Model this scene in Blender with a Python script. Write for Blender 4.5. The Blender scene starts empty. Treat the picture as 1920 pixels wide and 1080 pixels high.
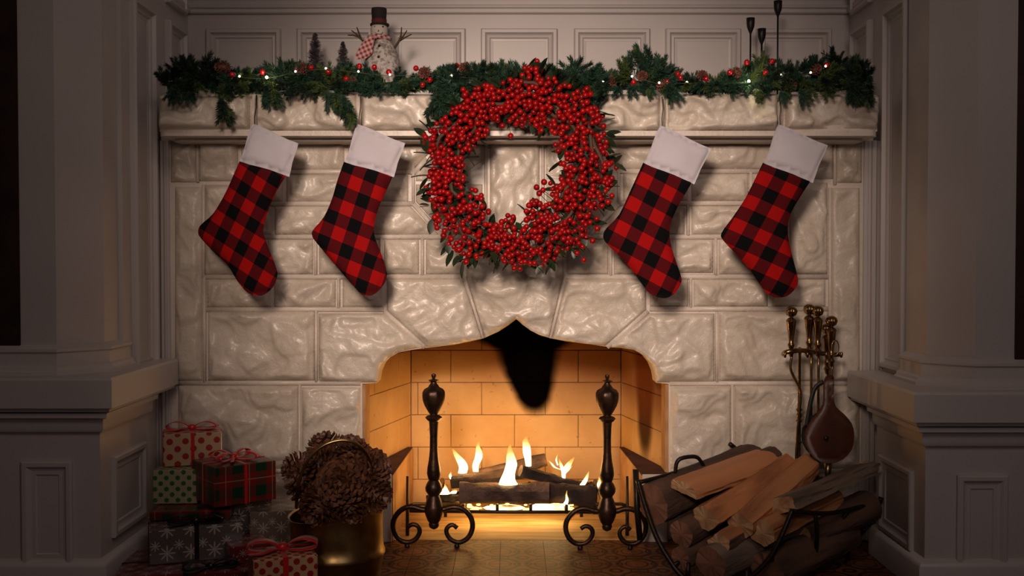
import bpy, math, random
import numpy as np
from mathutils import Vector, Matrix, noise, geometry

random.seed(7)
C = bpy.context.scene.collection
sc = bpy.context.scene
PI = math.pi

# ------------------------------------------------------------------ camera
F = 2000.0
CAM = Vector((0.0, -3.33, 0.875))
PITCH = math.atan(50.0 / F)
cd = bpy.data.cameras.new('camera'); cam = bpy.data.objects.new('camera', cd); C.objects.link(cam)
cd.sensor_width = 36.0; cd.lens = F / 1920.0 * 36.0; cd.clip_start = 0.05
cam.location = CAM; cam.rotation_euler = (PI / 2 - PITCH, 0, 0)
sc.camera = cam

# ------------------------------------------------------------------ light and exposure
sc.view_settings.view_transform = 'Standard'
sc.view_settings.look = 'None'
sc.view_settings.gamma = 1.0
sc.view_settings.use_curve_mapping = False
sc.view_settings.exposure = 0.0
w = bpy.data.worlds.new('world'); sc.world = w; w.use_nodes = True
w.node_tree.nodes['Background'].inputs[0].default_value = (0.55, 0.36, 0.30, 1)
w.node_tree.nodes['Background'].inputs[1].default_value = 0.035

def lamp(name, kind, loc, energy, color, target=None, **kw):
    d = bpy.data.lights.new(name, kind); o = bpy.data.objects.new(name, d); C.objects.link(o)
    o.location = loc; d.energy = energy; d.color = color
    for k, v in kw.items(): setattr(d, k, v)
    if target is not None:
        o.rotation_euler = (Vector(target) - Vector(loc)).to_track_quat('-Z', 'Y').to_euler()
    return o
KEY = (1.0, 0.765, 0.625)
lamp('key_lamp', 'SPOT', (-0.42, -3.6, 1.66), 425, KEY, (0.05, 0, 0.92), spot_size=math.radians(37), spot_blend=1.0, shadow_soft_size=0.24)  # unseen key spot; cone narrowed so the sides darken like a vignette
lamp('room_lamp', 'AREA', (0.5, -3.0, 2.9), 3.5, (1.0, 0.78, 0.68), (0.05, 0, 1.0), shape='DISK', size=1.2, spread=math.radians(90))
lamp('room_lamp_low', 'AREA', (0.9, -3.6, 1.5), 2.6, (0.92, 0.80, 0.86), (0.0, 0, 0.8), shape='DISK', size=0.8)
for lx, ly, lz, e in ((-0.14, 0.22, 0.20, 2.4), (0.0, 0.18, 0.22, 1.7), (0.14, 0.24, 0.20, 1.0)):
    lamp('fire_light', 'POINT', (lx, ly, lz), e, (1.0, 0.50, 0.14), shadow_soft_size=0.05)
lamp('ember_light', 'AREA', (0.0, 0.2, 0.10), 0.9, (1.0, 0.55, 0.16), (0.0, 0.15, 0.0), shape='RECTANGLE', size=0.4, size_y=0.1)

# ------------------------------------------------------------------ unprojection
_c, _s = math.cos(PITCH), math.sin(PITCH)
def ray(px, py):
    u = (px - 960.0) / F; v = (540.0 - py) / F
    return Vector((u, _c + v * _s, -_s + v * _c))
def U(px, py, Y=0.0):                       # pixel -> point of the plane y = Y
    r = ray(px, py); t = (Y - CAM.y) / r.y
    return CAM + r * t
def G(px, py, Z=0.0):                       # pixel -> point of the plane z = Z
    r = ray(px, py); t = (Z - CAM.z) / r.z
    return CAM + r * t
def M(Y): return (Y - CAM.y) / F            # metres per pixel at depth Y

# ------------------------------------------------------------------ materials
def nm(name):
    m = bpy.data.materials.new(name); m.use_nodes = True
    return m, m.node_tree, m.node_tree.nodes['Principled BSDF']
class N:
    def __init__(s, nt): s.t = nt
    def n(s, typ, **kw):
        o = s.t.nodes.new(typ)
        for k, v in kw.items():
            if k.startswith('_'): setattr(o, k[1:], v)
        return o
    def link(s, a, b): s.t.links.new(a, b)
    def m(s, op, a, b=None, c=None):
        o = s.t.nodes.new('ShaderNodeMath'); o.operation = op
        for i, x in enumerate((a, b, c)):
            if x is None: continue
            if isinstance(x, (int, float)): o.inputs[i].default_value = x
            else: s.link(x, o.inputs[i])
        return o.outputs[0]
    def mix(s, f, a, b):
        o = s.t.nodes.new('ShaderNodeMix'); o.data_type = 'RGBA'
        for sock, x in ((o.inputs[0], f), (o.inputs[6], a), (o.inputs[7], b)):
            if isinstance(x, (int, float)): sock.default_value = x
            elif isinstance(x, tuple): sock.default_value = (*x, 1)
            else: s.link(x, sock)
        return o.outputs[2]
    def sstep(s, x, lo, hi):
        o = s.t.nodes.new('ShaderNodeMapRange'); o.interpolation_type = 'SMOOTHSTEP'
        s.link(x, o.inputs[0])
        o.inputs[1].default_value = lo; o.inputs[2].default_value = hi
        return o.outputs[0]
    def noise(s, scale, detail=3, vec=None, dist=0.0, rough=0.5):
        o = s.t.nodes.new('ShaderNodeTexNoise'); o.inputs['Scale'].default_value = scale
        o.inputs['Detail'].default_value = detail; o.inputs['Distortion'].default_value = dist
        o.inputs['Roughness'].default_value = rough
        if vec is not None: s.link(vec, o.inputs['Vector'])
        return o.outputs[0]
    def uv(s):
        o = s.t.nodes.new('ShaderNodeUVMap'); o.uv_map = 'UVMap'
        q = s.t.nodes.new('ShaderNodeSeparateXYZ'); s.link(o.outputs[0], q.inputs[0])
        return q.outputs[0], q.outputs[1], o.outputs[0]
    def obj(s):
        return s.t.nodes.new('ShaderNodeTexCoord').outputs['Object']
    def pos(s):
        o = s.t.nodes.new('ShaderNodeNewGeometry')
        q = s.t.nodes.new('ShaderNodeSeparateXYZ'); s.link(o.outputs['Position'], q.inputs[0])
        return q.outputs[0], q.outputs[1], q.outputs[2], o.outputs['Position']
    def bump(s, h, strength, dist=0.01):
        o = s.t.nodes.new('ShaderNodeBump'); o.inputs['Strength'].default_value = strength
        o.inputs['Distance'].default_value = dist; s.link(h, o.inputs['Height'])
        s.link(o.outputs[0], s.t.nodes['Principled BSDF'].inputs['Normal'])

def mat(name, col, rough=0.6, metal=0.0, col2=None, nscale=12.0, bump=0.0, bscale=60.0, bdist=0.003, spec=0.5, sheen=0.0, coat=0.0, emit=None, estr=0.0, stretch=None):
    m, nt, b = nm(name); k = N(nt)
    b.inputs['Base Color'].default_value = (*col, 1)
    b.inputs['Roughness'].default_value = rough; b.inputs['Metallic'].default_value = metal
    b.inputs['Specular IOR Level'].default_value = spec
    b.inputs['Sheen Weight'].default_value = sheen; b.inputs['Coat Weight'].default_value = coat
    vec = k.obj()
    if stretch:
        mp = k.n('ShaderNodeMapping'); mp.inputs['Scale'].default_value = stretch; k.link(vec, mp.inputs[0]); vec = mp.outputs[0]
    if col2 is not None:
        k.link(k.mix(k.sstep(k.noise(nscale, 4, vec), 0.35, 0.65), col, col2), b.inputs['Base Color'])
    if bump: k.bump(k.noise(bscale, 4, vec), bump, bdist)
    if emit: b.inputs['Emission Color'].default_value = (*emit, 1); b.inputs['Emission Strength'].default_value = estr
    return m

MT = {}
def stone_mat(name, a, b_, rough):
    m, nt, b = nm(name); k = N(nt)
    p = k.pos()[3]
    n1 = k.noise(5.0, 3, p); n2 = k.noise(40.0, 4, p, 0.6)
    c = k.mix(k.sstep(n1, 0.35, 0.65), a, b_)
    c = k.mix(k.m('MULTIPLY', k.sstep(n2, 0.55, 0.8), 0.35), c, (0.42, 0.34, 0.25))
    k.link(c, b.inputs['Base Color'])
    b.inputs['Roughness'].default_value = rough
    b.inputs['Coat Weight'].default_value = 0.16; b.inputs['Coat Roughness'].default_value = 0.20
    k.bump(k.noise(75.0, 4, p, 0.8), 0.35, 0.006)
    return m
MT['stone'] = stone_mat('painted_stone', (0.66, 0.585, 0.49), (0.60, 0.525, 0.43), 0.42)
MT['mortar'] = stone_mat('painted_mortar', (0.70, 0.62, 0.55), (0.65, 0.57, 0.49), 0.45)
MT['paint'] = mat('painted_wood', (0.56, 0.52, 0.50), 0.38, col2=(0.53, 0.49, 0.47), nscale=3, bump=0.08, bscale=30)
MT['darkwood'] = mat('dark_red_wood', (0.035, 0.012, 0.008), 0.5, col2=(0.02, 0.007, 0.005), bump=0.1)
MT['iron'] = mat('black_iron', (0.030, 0.022, 0.018), 0.42, 0.7, bump=0.3, bscale=90)
MT['andiron'] = mat('aged_bronze_iron', (0.075, 0.038, 0.022), 0.38, 0.75, col2=(0.035, 0.02, 0.013), nscale=25, bump=0.35, bscale=90)
MT['brass'] = mat('aged_brass', (0.50, 0.35, 0.14), 0.33, 1.0, col2=(0.24, 0.15, 0.06), nscale=14, bump=0.06, bscale=25)
MT['toolbrass'] = mat('dull_brass', (0.36, 0.23, 0.10), 0.26, 1.0, col2=(0.20, 0.12, 0.05), nscale=30)
MT['black'] = mat('matt_black_metal', (0.012, 0.009, 0.009), 0.45, 0.3)
MT['cuff'] = mat('white_fleece', (0.60, 0.57, 0.62), 0.9, sheen=0.2, bump=0.25, bscale=220, col2=(0.55, 0.52, 0.56), nscale=9)
MT['cord'] = mat('pale_cord', (0.45, 0.40, 0.36), 0.8)
MT['berry'] = mat('red_berry', (0.38, 0.004, 0.004), 0.34, col2=(0.24, 0.002, 0.004), nscale=40, spec=0.35)
MT['ball'] = mat('red_ball', (0.45, 0.006, 0.010), 0.12, coat=0.6)
MT['stem'] = mat('brown_twig', (0.07, 0.035, 0.018), 0.7, bump=0.3)
MT['leaf'] = mat('dark_green_leaf', (0.020, 0.038, 0.014), 0.42, col2=(0.012, 0.022, 0.010), nscale=20)
MT['needle'] = mat('blue_green_needles', (0.030, 0.085, 0.042), 0.55, col2=(0.018, 0.052, 0.040), nscale=8)
MT['needle2'] = mat('olive_needles', (0.095, 0.14, 0.035), 0.55, col2=(0.045, 0.085, 0.028), nscale=8)
MT['needle3'] = mat('deep_green_needles', (0.010, 0.028, 0.015), 0.6, col2=(0.016, 0.036, 0.016), nscale=8)
MT['cone'] = mat('pinecone_scale', (0.17, 0.065, 0.030), 0.5, col2=(0.05, 0.020, 0.012), nscale=60)
MT['cone_tip'] = mat('frosted_cone_scale', (0.22, 0.08, 0.055), 0.55, col2=(0.10, 0.03, 0.02), nscale=60)
MT['bulb'] = mat('lit_bulb', (1, 0.9, 0.7), 0.4, emit=(1.0, 0.86, 0.58), estr=9.0)
MT['bulb_hot'] = mat('bright_lit_bulb', (1, 0.9, 0.7), 0.4, emit=(1.0, 0.90, 0.60), estr=30.0)
MT['wire'] = mat('thin_wire', (0.10, 0.10, 0.06), 0.5)
MT['snow'] = mat('glitter_white', (0.60, 0.55, 0.50), 0.6, col2=(0.24, 0.20, 0.18), nscale=90, bump=0.6, bscale=120)
MT['face'] = mat('snowman_face', (0.55, 0.48, 0.42), 0.7)
MT['hat'] = mat('black_felt', (0.014, 0.009, 0.008), 0.85)
MT['hatband'] = mat('dark_red_band', (0.10, 0.008, 0.008), 0.8)
MT['carrot'] = mat('carrot_orange', (0.35, 0.09, 0.02), 0.6)
MT['silvertree'] = mat('frosted_purple_bristle', (0.34, 0.29, 0.33), 0.4, metal=0.1, col2=(0.16, 0.12, 0.15), nscale=60)
MT['ribbon'] = mat('red_ribbon', (0.50, 0.012, 0.012), 0.28, sheen=0.2, coat=0.2)
MT['bribbon'] = mat('black_ribbon', (0.008, 0.006, 0.008), 0.3)
MT['bark'] = mat('log_bark', (0.12, 0.060, 0.038), 0.85, col2=(0.035, 0.018, 0.012), nscale=9, bump=1.0, bscale=22, bdist=0.02, stretch=(1, 1, 0.25))
MT['barkgrey'] = mat('grey_weathered_wood', (0.19, 0.135, 0.10), 0.8, col2=(0.06, 0.04, 0.03), nscale=9, bump=0.9, bscale=26, bdist=0.015, stretch=(1, 1, 0.15))
MT['split'] = mat('split_wood', (0.48, 0.21, 0.08), 0.7, col2=(0.24, 0.085, 0.035), nscale=14, bump=0.6, bscale=40, bdist=0.01, stretch=(1, 1, 0.1))
MT['splitsmooth'] = mat('smooth_split_wood', (0.50, 0.21, 0.085), 0.65, col2=(0.38, 0.15, 0.06), nscale=10, bump=0.3, bscale=40, bdist=0.006, stretch=(1, 1, 0.1))
MT['splitred'] = mat('red_heartwood', (0.46, 0.18, 0.065), 0.75, col2=(0.17, 0.055, 0.025), nscale=12, bump=0.9, bscale=28, bdist=0.02, stretch=(1, 1, 0.3))
MT['cutend'] = mat('cut_wood_end', (0.62, 0.38, 0.20), 0.75, col2=(0.40, 0.21, 0.10), nscale=25, bump=0.4, bscale=60)
MT['cutendred'] = mat('reddish_cut_end', (0.26, 0.12, 0.075), 0.8, col2=(0.16, 0.07, 0.04), nscale=14, bump=0.4)
MT['charlog'] = mat('charred_log', (0.035, 0.018, 0.014), 0.9, col2=(0.012, 0.007, 0.006), nscale=18, bump=1.0, bscale=45, bdist=0.01)
MT['greylog'] = mat('ash_grey_log', (0.11, 0.065, 0.052), 0.9, col2=(0.035, 0.018, 0.014), nscale=14, bump=1.0, bscale=55, bdist=0.01)
MT['leather'] = mat('black_leather', (0.014, 0.012, 0.009), 0.5, bump=0.3)
MT['mahogany'] = mat('mahogany_board', (0.085, 0.022, 0.009), 0.4, col2=(0.05, 0.013, 0.006), nscale=5, stretch=(3, 3, 0.4))
MT['soot'] = mat('soot_black', (0.006, 0.005, 0.005), 0.95)
MT['whiteedge'] = mat('white_painted_block', (0.62, 0.55, 0.48), 0.6)
MT['ledge'] = mat('firebox_ledge', (0.50, 0.30, 0.14), 0.85, col2=(0.38, 0.2, 0.09), bump=0.3)
MT['ledgetop'] = mat('shaded_ledge_top', (0.085, 0.028, 0.014), 0.9, col2=(0.04, 0.014, 0.008))  # shade on the ledge tops, painted in as dark brown
MT['hfloor'] = mat('firebox_floor', (0.62, 0.42, 0.17), 0.75, col2=(0.42, 0.25, 0.09), nscale=7, bump=0.4, stretch=(0.5, 5, 1))
MT['grout'] = mat('dark_grout', (0.08, 0.04, 0.025), 0.9)
MT['floorboard'] = mat('dim_floor', (0.10, 0.055, 0.035), 0.6)

def firebrick_mat():
    m, nt, b = nm('firebrick'); k = N(nt)
    x, y, z, p = k.pos()
    c = k.mix(k.sstep(k.noise(6, 4, p), 0.3, 0.7), (0.60, 0.385, 0.175), (0.50, 0.30, 0.125))
    c = k.mix(k.m('MULTIPLY', k.sstep(k.noise(55, 4, p), 0.66, 0.74), 0.5), c, (0.2, 0.08, 0.03))
    def blob(u, uc, hw, v, vtip, R, lo, hi):
        du = k.m('DIVIDE', k.m('SUBTRACT', u, uc), hw)
        dv = k.m('DIVIDE', k.m('MAXIMUM', k.m('SUBTRACT', vtip + R, v), 0.0), R)
        d = k.m('ADD', k.m('MULTIPLY', du, du), k.m('MULTIPLY', dv, dv))
        d = k.m('ADD', d, k.m('MULTIPLY', k.m('SUBTRACT', k.noise(14, 2, p), 0.5), 0.35))
        return k.m('SUBTRACT', 1.0, k.sstep(d, lo, hi))
    # old soot tongue on the back wall; its flared top paints in flue darkness
    hw = k.m('ADD', 0.070, k.m('MULTIPLY', k.m('MAXIMUM', k.m('SUBTRACT', z, 0.40), 0.0), 0.28))
    hw = k.m('ADD', hw, k.m('MULTIPLY', k.m('MAXIMUM', k.m('SUBTRACT', z, 0.56), 0.0), 1.6))
    xc = k.m('SUBTRACT', 0.083, k.m('MULTIPLY', k.m('SUBTRACT', z, 0.34), 0.13))
    b1 = blob(x, xc, hw, z, 0.33, 0.11, 0.6, 1.5)
    hw2 = k.m('ADD', 0.065, k.m('MULTIPLY', k.m('MAXIMUM', k.m('SUBTRACT', z, 0.35), 0.0), 0.15))
    b2 = k.m('MULTIPLY', blob(y, 0.26, hw2, z, 0.22, 0.12, 0.3, 1.8), k.m('GREATER_THAN', x, 0.4))
    c = k.mix(k.m('MULTIPLY', b2, 0.93), c, (0.02, 0.009, 0.005))
    b3 = k.m('MULTIPLY', k.sstep(k.m('ADD', z, k.m('MULTIPLY', x, 0.22)), 0.34, 0.56), 0.82)
    b3 = k.m('MAXIMUM', b3, k.m('MULTIPLY', blob(x, 0.27, 0.10, z, 0.47, 0.1, 0.2, 2.2), 0.7))
    c = k.mix(b3, c, (0.15, 0.04, 0.010))
    c = k.mix(b1, c, (0.0015, 0.001, 0.001))
    k.link(c, b.inputs['Base Color']); b.inputs['Roughness'].default_value = 0.85
    b.inputs['Specular IOR Level'].default_value = 0.0
    k.bump(k.noise(60, 4, p), 0.25, 0.004)
    return m
MT['firebrick'] = firebrick_mat()

def plaid_mat():
    m, nt, b = nm('buffalo_plaid'); k = N(nt)
    u, v, vec = k.uv()
    fu = k.m('FLOORED_MODULO', k.m('FLOOR', u), 2.0); fv = k.m('FLOORED_MODULO', k.m('FLOOR', v), 2.0)
    fu = k.m('GREATER_THAN', fu, 0.5); fv = k.m('GREATER_THAN', fv, 0.5)
    s = k.m('ADD', fu, fv)
    c = k.mix(k.m('GREATER_THAN', s, 0.5), (0.0035, 0.0035, 0.004), (0.085, 0.004, 0.006))
    c = k.mix(k.m('GREATER_THAN', s, 1.5), c, (0.35, 0.005, 0.005))
    k.link(c, b.inputs['Base Color']); b.inputs['Roughness'].default_value = 0.95
    b.inputs['Specular IOR Level'].default_value = 0.12
    k.bump(k.noise(60, 2, vec), 0.3, 0.001)
    return m
MT['plaid'] = plaid_mat()

def dots_mat(name, base, dot, cell, r, rough=0.4):
    m, nt, b = nm(name); k = N(nt)
    u, v, vec = k.uv()
    def lat(off):
        a = k.m('SUBTRACT', k.m('FRACT', k.m('ADD', k.m('DIVIDE', u, cell), off)), 0.5)
        c = k.m('SUBTRACT', k.m('FRACT', k.m('ADD', k.m('DIVIDE', v, cell), off)), 0.5)
        return k.m('LESS_THAN', k.m('ADD', k.m('MULTIPLY', a, a), k.m('MULTIPLY', c, c)), r * r)
    f = k.m('MAXIMUM', lat(0.0), lat(0.5))
    k.link(k.mix(f, base, dot), b.inputs['Base Color']); b.inputs['Roughness'].default_value = rough
    b.inputs['Coat Weight'].default_value = 0.3; k.bump(k.noise(30, 2, vec), 0.2, 0.004)
    return m
MT['reddots'] = dots_mat('kraft_paper_red_dots', (0.46, 0.31, 0.18), (0.30, 0.012, 0.012), 0.044, 0.21)
MT['reddots_small'] = dots_mat('kraft_paper_small_red_dots', (0.50, 0.30, 0.16), (0.28, 0.012, 0.012), 0.034, 0.24)
MT['greendots'] = dots_mat('cream_paper_green_dots', (0.36, 0.30, 0.18), (0.015, 0.13, 0.03), 0.032, 0.21)

def flakes_mat(name, base, fl, cell, rough):
    m, nt, b = nm(name); k = N(nt)
    u, v, vec = k.uv()
    def lat(off, sz):
        a = k.m('SUBTRACT', k.m('FRACT', k.m('ADD', k.m('DIVIDE', u, cell), off)), 0.5)
        c = k.m('SUBTRACT', k.m('FRACT', k.m('ADD', k.m('DIVIDE', v, cell), off * 1.3)), 0.5)
        r = k.m('SQRT', k.m('ADD', k.m('MULTIPLY', a, a), k.m('MULTIPLY', c, c)))
        th = k.m('ABSOLUTE', k.m('COSINE', k.m('MULTIPLY', k.m('ARCTAN2', a, c), 4.0)))
        lim = k.m('MULTIPLY', k.m('ADD', 0.22, k.m('MULTIPLY', k.m('POWER', th, 3.0), 0.78)), sz)
        return k.m('LESS_THAN', r, lim)
    f = k.m('MAXIMUM', lat(0.1, 0.36), lat(0.6, 0.24))
    k.link(k.mix(f, base, fl), b.inputs['Base Color']); b.inputs['Roughness'].default_value = rough
    b.inputs['Coat Weight'].default_value = 0.5; k.bump(k.noise(25, 2, vec), 0.3, 0.005)
    return m
MT['flakes'] = flakes_mat('grey_snowflake_paper', (0.115, 0.095, 0.085), (0.42, 0.36, 0.33), 0.062, 0.25)
MT['flakes_tan'] = flakes_mat('tan_snowflake_paper', (0.14, 0.10, 0.075), (0.34, 0.28, 0.25), 0.05, 0.3)
MT['flakes_red'] = flakes_mat('red_white_print_paper', (0.15, 0.012, 0.014), (0.30, 0.25, 0.23), 0.05, 0.3)

def tartan_mat():
    m, nt, b = nm('dark_tartan_paper'); k = N(nt)
    u, v, vec = k.uv()
    def st(x, c, a, bb): 
        f = k.m('FRACT', k.m('DIVIDE', x, c)); return k.m('MULTIPLY', k.m('GREATER_THAN', f, a), k.m('LESS_THAN', f, bb))
    g = k.m('MULTIPLY', k.m('ADD', st(u, 0.07, 0.0, 0.45), st(v, 0.07, 0.0, 0.45)), 0.5)
    c = k.mix(g, (0.17, 0.012, 0.012), (0.008, 0.03, 0.015))
    l = k.m('MAXIMUM', st(u, 0.07, 0.70, 0.74), st(v, 0.07, 0.70, 0.74))
    c = k.mix(k.m('MULTIPLY', l, 0.4), c, (0.4, 0.3, 0.2))
    k.link(c, b.inputs['Base Color']); b.inputs['Roughness'].default_value = 0.3
    return m
MT['tartan'] = tartan_mat()

def scarf_mat():
    m, nt, b = nm('red_white_gingham'); k = N(nt)
    u, v, vec = k.uv()
    a = k.m('GREATER_THAN', k.m('FRACT', k.m('DIVIDE', u, 0.013)), 0.5); c2 = k.m('GREATER_THAN', k.m('FRACT', k.m('DIVIDE', v, 0.013)), 0.5)
    s = k.m('MULTIPLY', k.m('ADD', a, c2), 0.5)
    k.link(k.mix(s, (0.34, 0.012, 0.02), (0.60, 0.48, 0.45)), b.inputs['Base Color']); b.inputs['Roughness'].default_value = 0.9
    return m
MT['scarf'] = scarf_mat()

def tile_mat():
    m, nt, b = nm('patterned_hearth_tile'); k = N(nt)
    u, v, vec = k.uv()                                 # 0..1 over one tile
    a = k.m('SUBTRACT', u, 0.5); c = k.m('SUBTRACT', v, 0.5)
    def ring(x, y, r, w_):
        d = k.m('SQRT', k.m('ADD', k.m('MULTIPLY', x, x), k.m('MULTIPLY', y, y)))
        return k.m('LESS_THAN', k.m('ABSOLUTE', k.m('SUBTRACT', d, r)), w_)
    f = ring(a, c, 0.12, 0.04)
    ax = k.m('SUBTRACT', k.m('ABSOLUTE', a), 0.5); cx = k.m('SUBTRACT', k.m('ABSOLUTE', c), 0.5)
    f = k.m('MAXIMUM', f, ring(ax, cx, 0.42, 0.042))
    f = k.m('MAXIMUM', f, ring(ax, cx, 0.24, 0.02))
    f = k.m('MAXIMUM', f, ring(ax, c, 0.18, 0.02)); f = k.m('MAXIMUM', f, ring(a, cx, 0.18, 0.02))
    wear = k.noise(9, 4, k.pos()[3])
    f = k.m('MULTIPLY', f, k.m('ADD', 0.75, k.m('MULTIPLY', wear, 0.4)))
    base = k.mix(k.sstep(wear, 0.35, 0.65), (0.17, 0.066, 0.030), (0.115, 0.042, 0.02))
    k.link(k.mix(f, base, (0.025, 0.009, 0.006)), b.inputs['Base Color']); b.inputs['Roughness'].default_value = 0.5; b.inputs['Specular IOR Level'].default_value = 0.2
    k.bump(wear, 0.2, 0.003)
    return m
MT['tile'] = tile_mat()

def flame_mat():
    m = bpy.data.materials.new('flame'); m.use_nodes = True; nt = m.node_tree; nt.nodes.clear(); k = N(nt)
    u, v, vec = k.uv()
    out = k.n('ShaderNodeOutputMaterial'); em = k.n('ShaderNodeEmission'); tr = k.n('ShaderNodeBsdfTransparent'); mx = k.n('ShaderNodeMixShader')
    vv = k.m('ADD', v, k.m('MULTIPLY', k.m('SUBTRACT', k.noise(40, 3, k.pos()[3]), 0.5), 0.35))
    c = k.mix(k.sstep(vv, 0.35, 1.0), (1.0, 0.78, 0.36), (1.0, 0.36, 0.05))
    k.link(c, em.inputs[0]); k.link(k.m('ADD', 1.5, k.m('MULTIPLY', k.m('SUBTRACT', 1.0, k.sstep(vv, 0.1, 0.9)), 4.5)), em.inputs[1])
    k.link(k.m('SUBTRACT', 1.0, k.m('MULTIPLY', k.sstep(vv, 0.75, 1.1), 0.8)), mx.inputs[0])
    k.link(tr.outputs[0], mx.inputs[1]); k.link(em.outputs[0], mx.inputs[2]); k.link(mx.outputs[0], out.inputs[0])
    return m
MT['flame'] = flame_mat()
MT['ember'] = mat('glowing_ember', (0.2, 0.05, 0.02), 0.9, emit=(1.0, 0.50, 0.12), estr=5.0)

# ------------------------------------------------------------------ mesh helpers
class MB:
    def __init__(s): s.v = []; s.f = []
    def add(s, v, f):
        o = len(s.v); s.v += [tuple(p) for p in v]; s.f += [tuple(i + o for i in q) for q in f]; return s
    def box(s, a, b, bev=0.0):
        x0, x1 = sorted((a[0], b[0])); y0, y1 = sorted((a[1], b[1])); z0, z1 = sorted((a[2], b[2]))
        if bev <= 0:
            v = [(x, y, z) for x in (x0, x1) for y in (y0, y1) for z in (z0, z1)]
            return s.add(v, [(0, 1, 3, 2), (4, 6, 7, 5), (0, 4, 5, 1), (2, 3, 7, 6), (0, 2, 6, 4), (1, 5, 7, 3)])
        bev = min(bev, (x1 - x0) * .45, (y1 - y0) * .45, (z1 - z0) * .45)
        v = []; 
        for sx in (0, 1):
            for sy in (0, 1):
                for sz in (0, 1):
                    X = (x0, x1)[sx]; Y = (y0, y1)[sy]; Z = (z0, z1)[sz]
                    dx, dy, dz = bev * (1 - 2 * sx), bev * (1 - 2 * sy), bev * (1 - 2 * sz)
                    v += [(X, Y + dy, Z + dz), (X + dx, Y, Z + dz), (X + dx, Y + dy, Z)]
        def i(sx, sy, sz, k): return (sx * 4 + sy * 2 + sz) * 3 + k
        f = []
        for q in (0, 1):
            f.append([i(q, 0, 0, 0), i(q, 1, 0, 0), i(q, 1, 1, 0), i(q, 0, 1, 0)][::(-1 if q == 0 else 1)])
            f.append([i(0, q, 0, 1), i(0, q, 1, 1), i(1, q, 1, 1), i(1, q, 0, 1)][::(-1 if q == 0 else 1)])
            f.append([i(0, 0, q, 2), i(1, 0, q, 2), i(1, 1, q, 2), i(0, 1, q, 2)][::(-1 if q == 0 else 1)])
        for p in (0, 1):
            for q in (0, 1):
                a_ = [i(0, p, q, 1), i(1, p, q, 1), i(1, p, q, 2), i(0, p, q, 2)]
                b_ = [i(p, 0, q, 0), i(p, 1, q, 0), i(p, 1, q, 2), i(p, 0, q, 2)]
                c_ = [i(p, q, 0, 0), i(p, q, 1, 0), i(p, q, 1, 1), i(p, q, 0, 1)]
                f += [a_, b_, c_]
        for sx in (0, 1):
            for sy in (0, 1):
                for sz in (0, 1): f.append([i(sx, sy, sz, 0), i(sx, sy, sz, 1), i(sx, sy, sz, 2)])
        return s.add(v, f)
    def tube(s, path, r, seg=8, closed=False, cap=True, flat=1.0):
        P = [Vector(p) for p in path]; n = len(P); v = []; f = []
        up = None
        for i, p in enumerate(P):
            if closed: t = P[(i + 1) % n] - P[i - 1]
            else: t = P[min(i + 1, n - 1)] - P[max(i - 1, 0)]
            t.normalize()
            if up is None: up = Vector((0, 0, 1)) if abs(t.z) < .9 else Vector((0, 1, 0))
            a = t.cross(up).normalized(); b = a.cross(t).normalized(); up = b
            rr = r(i / (n - 1)) if callable(r) else (r[i] if isinstance(r, (list, tuple)) else r)
            for k in range(seg):
                th = 2 * PI * k / seg; v.append(p + a * (math.cos(th) * rr) + b * (math.sin(th) * rr * flat))
        m = n if closed else n - 1
        for i in range(m):
            for k in range(seg):
                a0 = i * seg + k; a1 = i * seg + (k + 1) % seg; j = ((i + 1) % n) * seg
                f.append((a0, a1, j + (k + 1) % seg, j + k))
        if cap and not closed:
            f.append(tuple(range(seg))[::-1]); f.append(tuple((n - 1) * seg + k for k in range(seg)))
        return s.add(v, f)
    def lathe(s, prof, c=(0, 0, 0), seg=20, ribs=0, ribamp=0.0):
        v = []; f = []; n = len(prof)
        for r, z in prof:
            for k in range(seg):
                th = 2 * PI * k / seg
                rr = r * (1 + (ribamp * abs(math.sin(th * ribs / 2)) if ribs else 0))
                v.append((c[0] + rr * math.cos(th), c[1] + rr * math.sin(th), c[2] + z))
        for i in range(n - 1):
            for k in range(seg):
                f.append((i * seg + k, i * seg + (k + 1) % seg, (i + 1) * seg + (k + 1) % seg, (i + 1) * seg + k))
        f.append(tuple(range(seg))[::-1]); f.append(tuple((n - 1) * seg + k for k in range(seg)))
        return s.add(v, f)
    def sphere(s, c, r, seg=10, rings=6, sq=(1, 1, 1)):
        prof = [(r * math.sin(PI * i / rings) * 1.0 + 1e-5, -r * math.cos(PI * i / rings)) for i in range(rings + 1)]
        o = MB().lathe(prof, (0, 0, 0), seg)
        return s.add([(c[0] + x * sq[0], c[1] + y * sq[1], c[2] + z * sq[2]) for x, y, z in o.v], o.f)
    def xf(s, m):
        s.v = [tuple(m @ Vector(p)) for p in s.v]; return s
    def build(s, name, m, parent=None, smooth=True, uvf=None, angle=None):
        return mk(name, s.v, s.f, m, parent, smooth, uvf)

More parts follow.
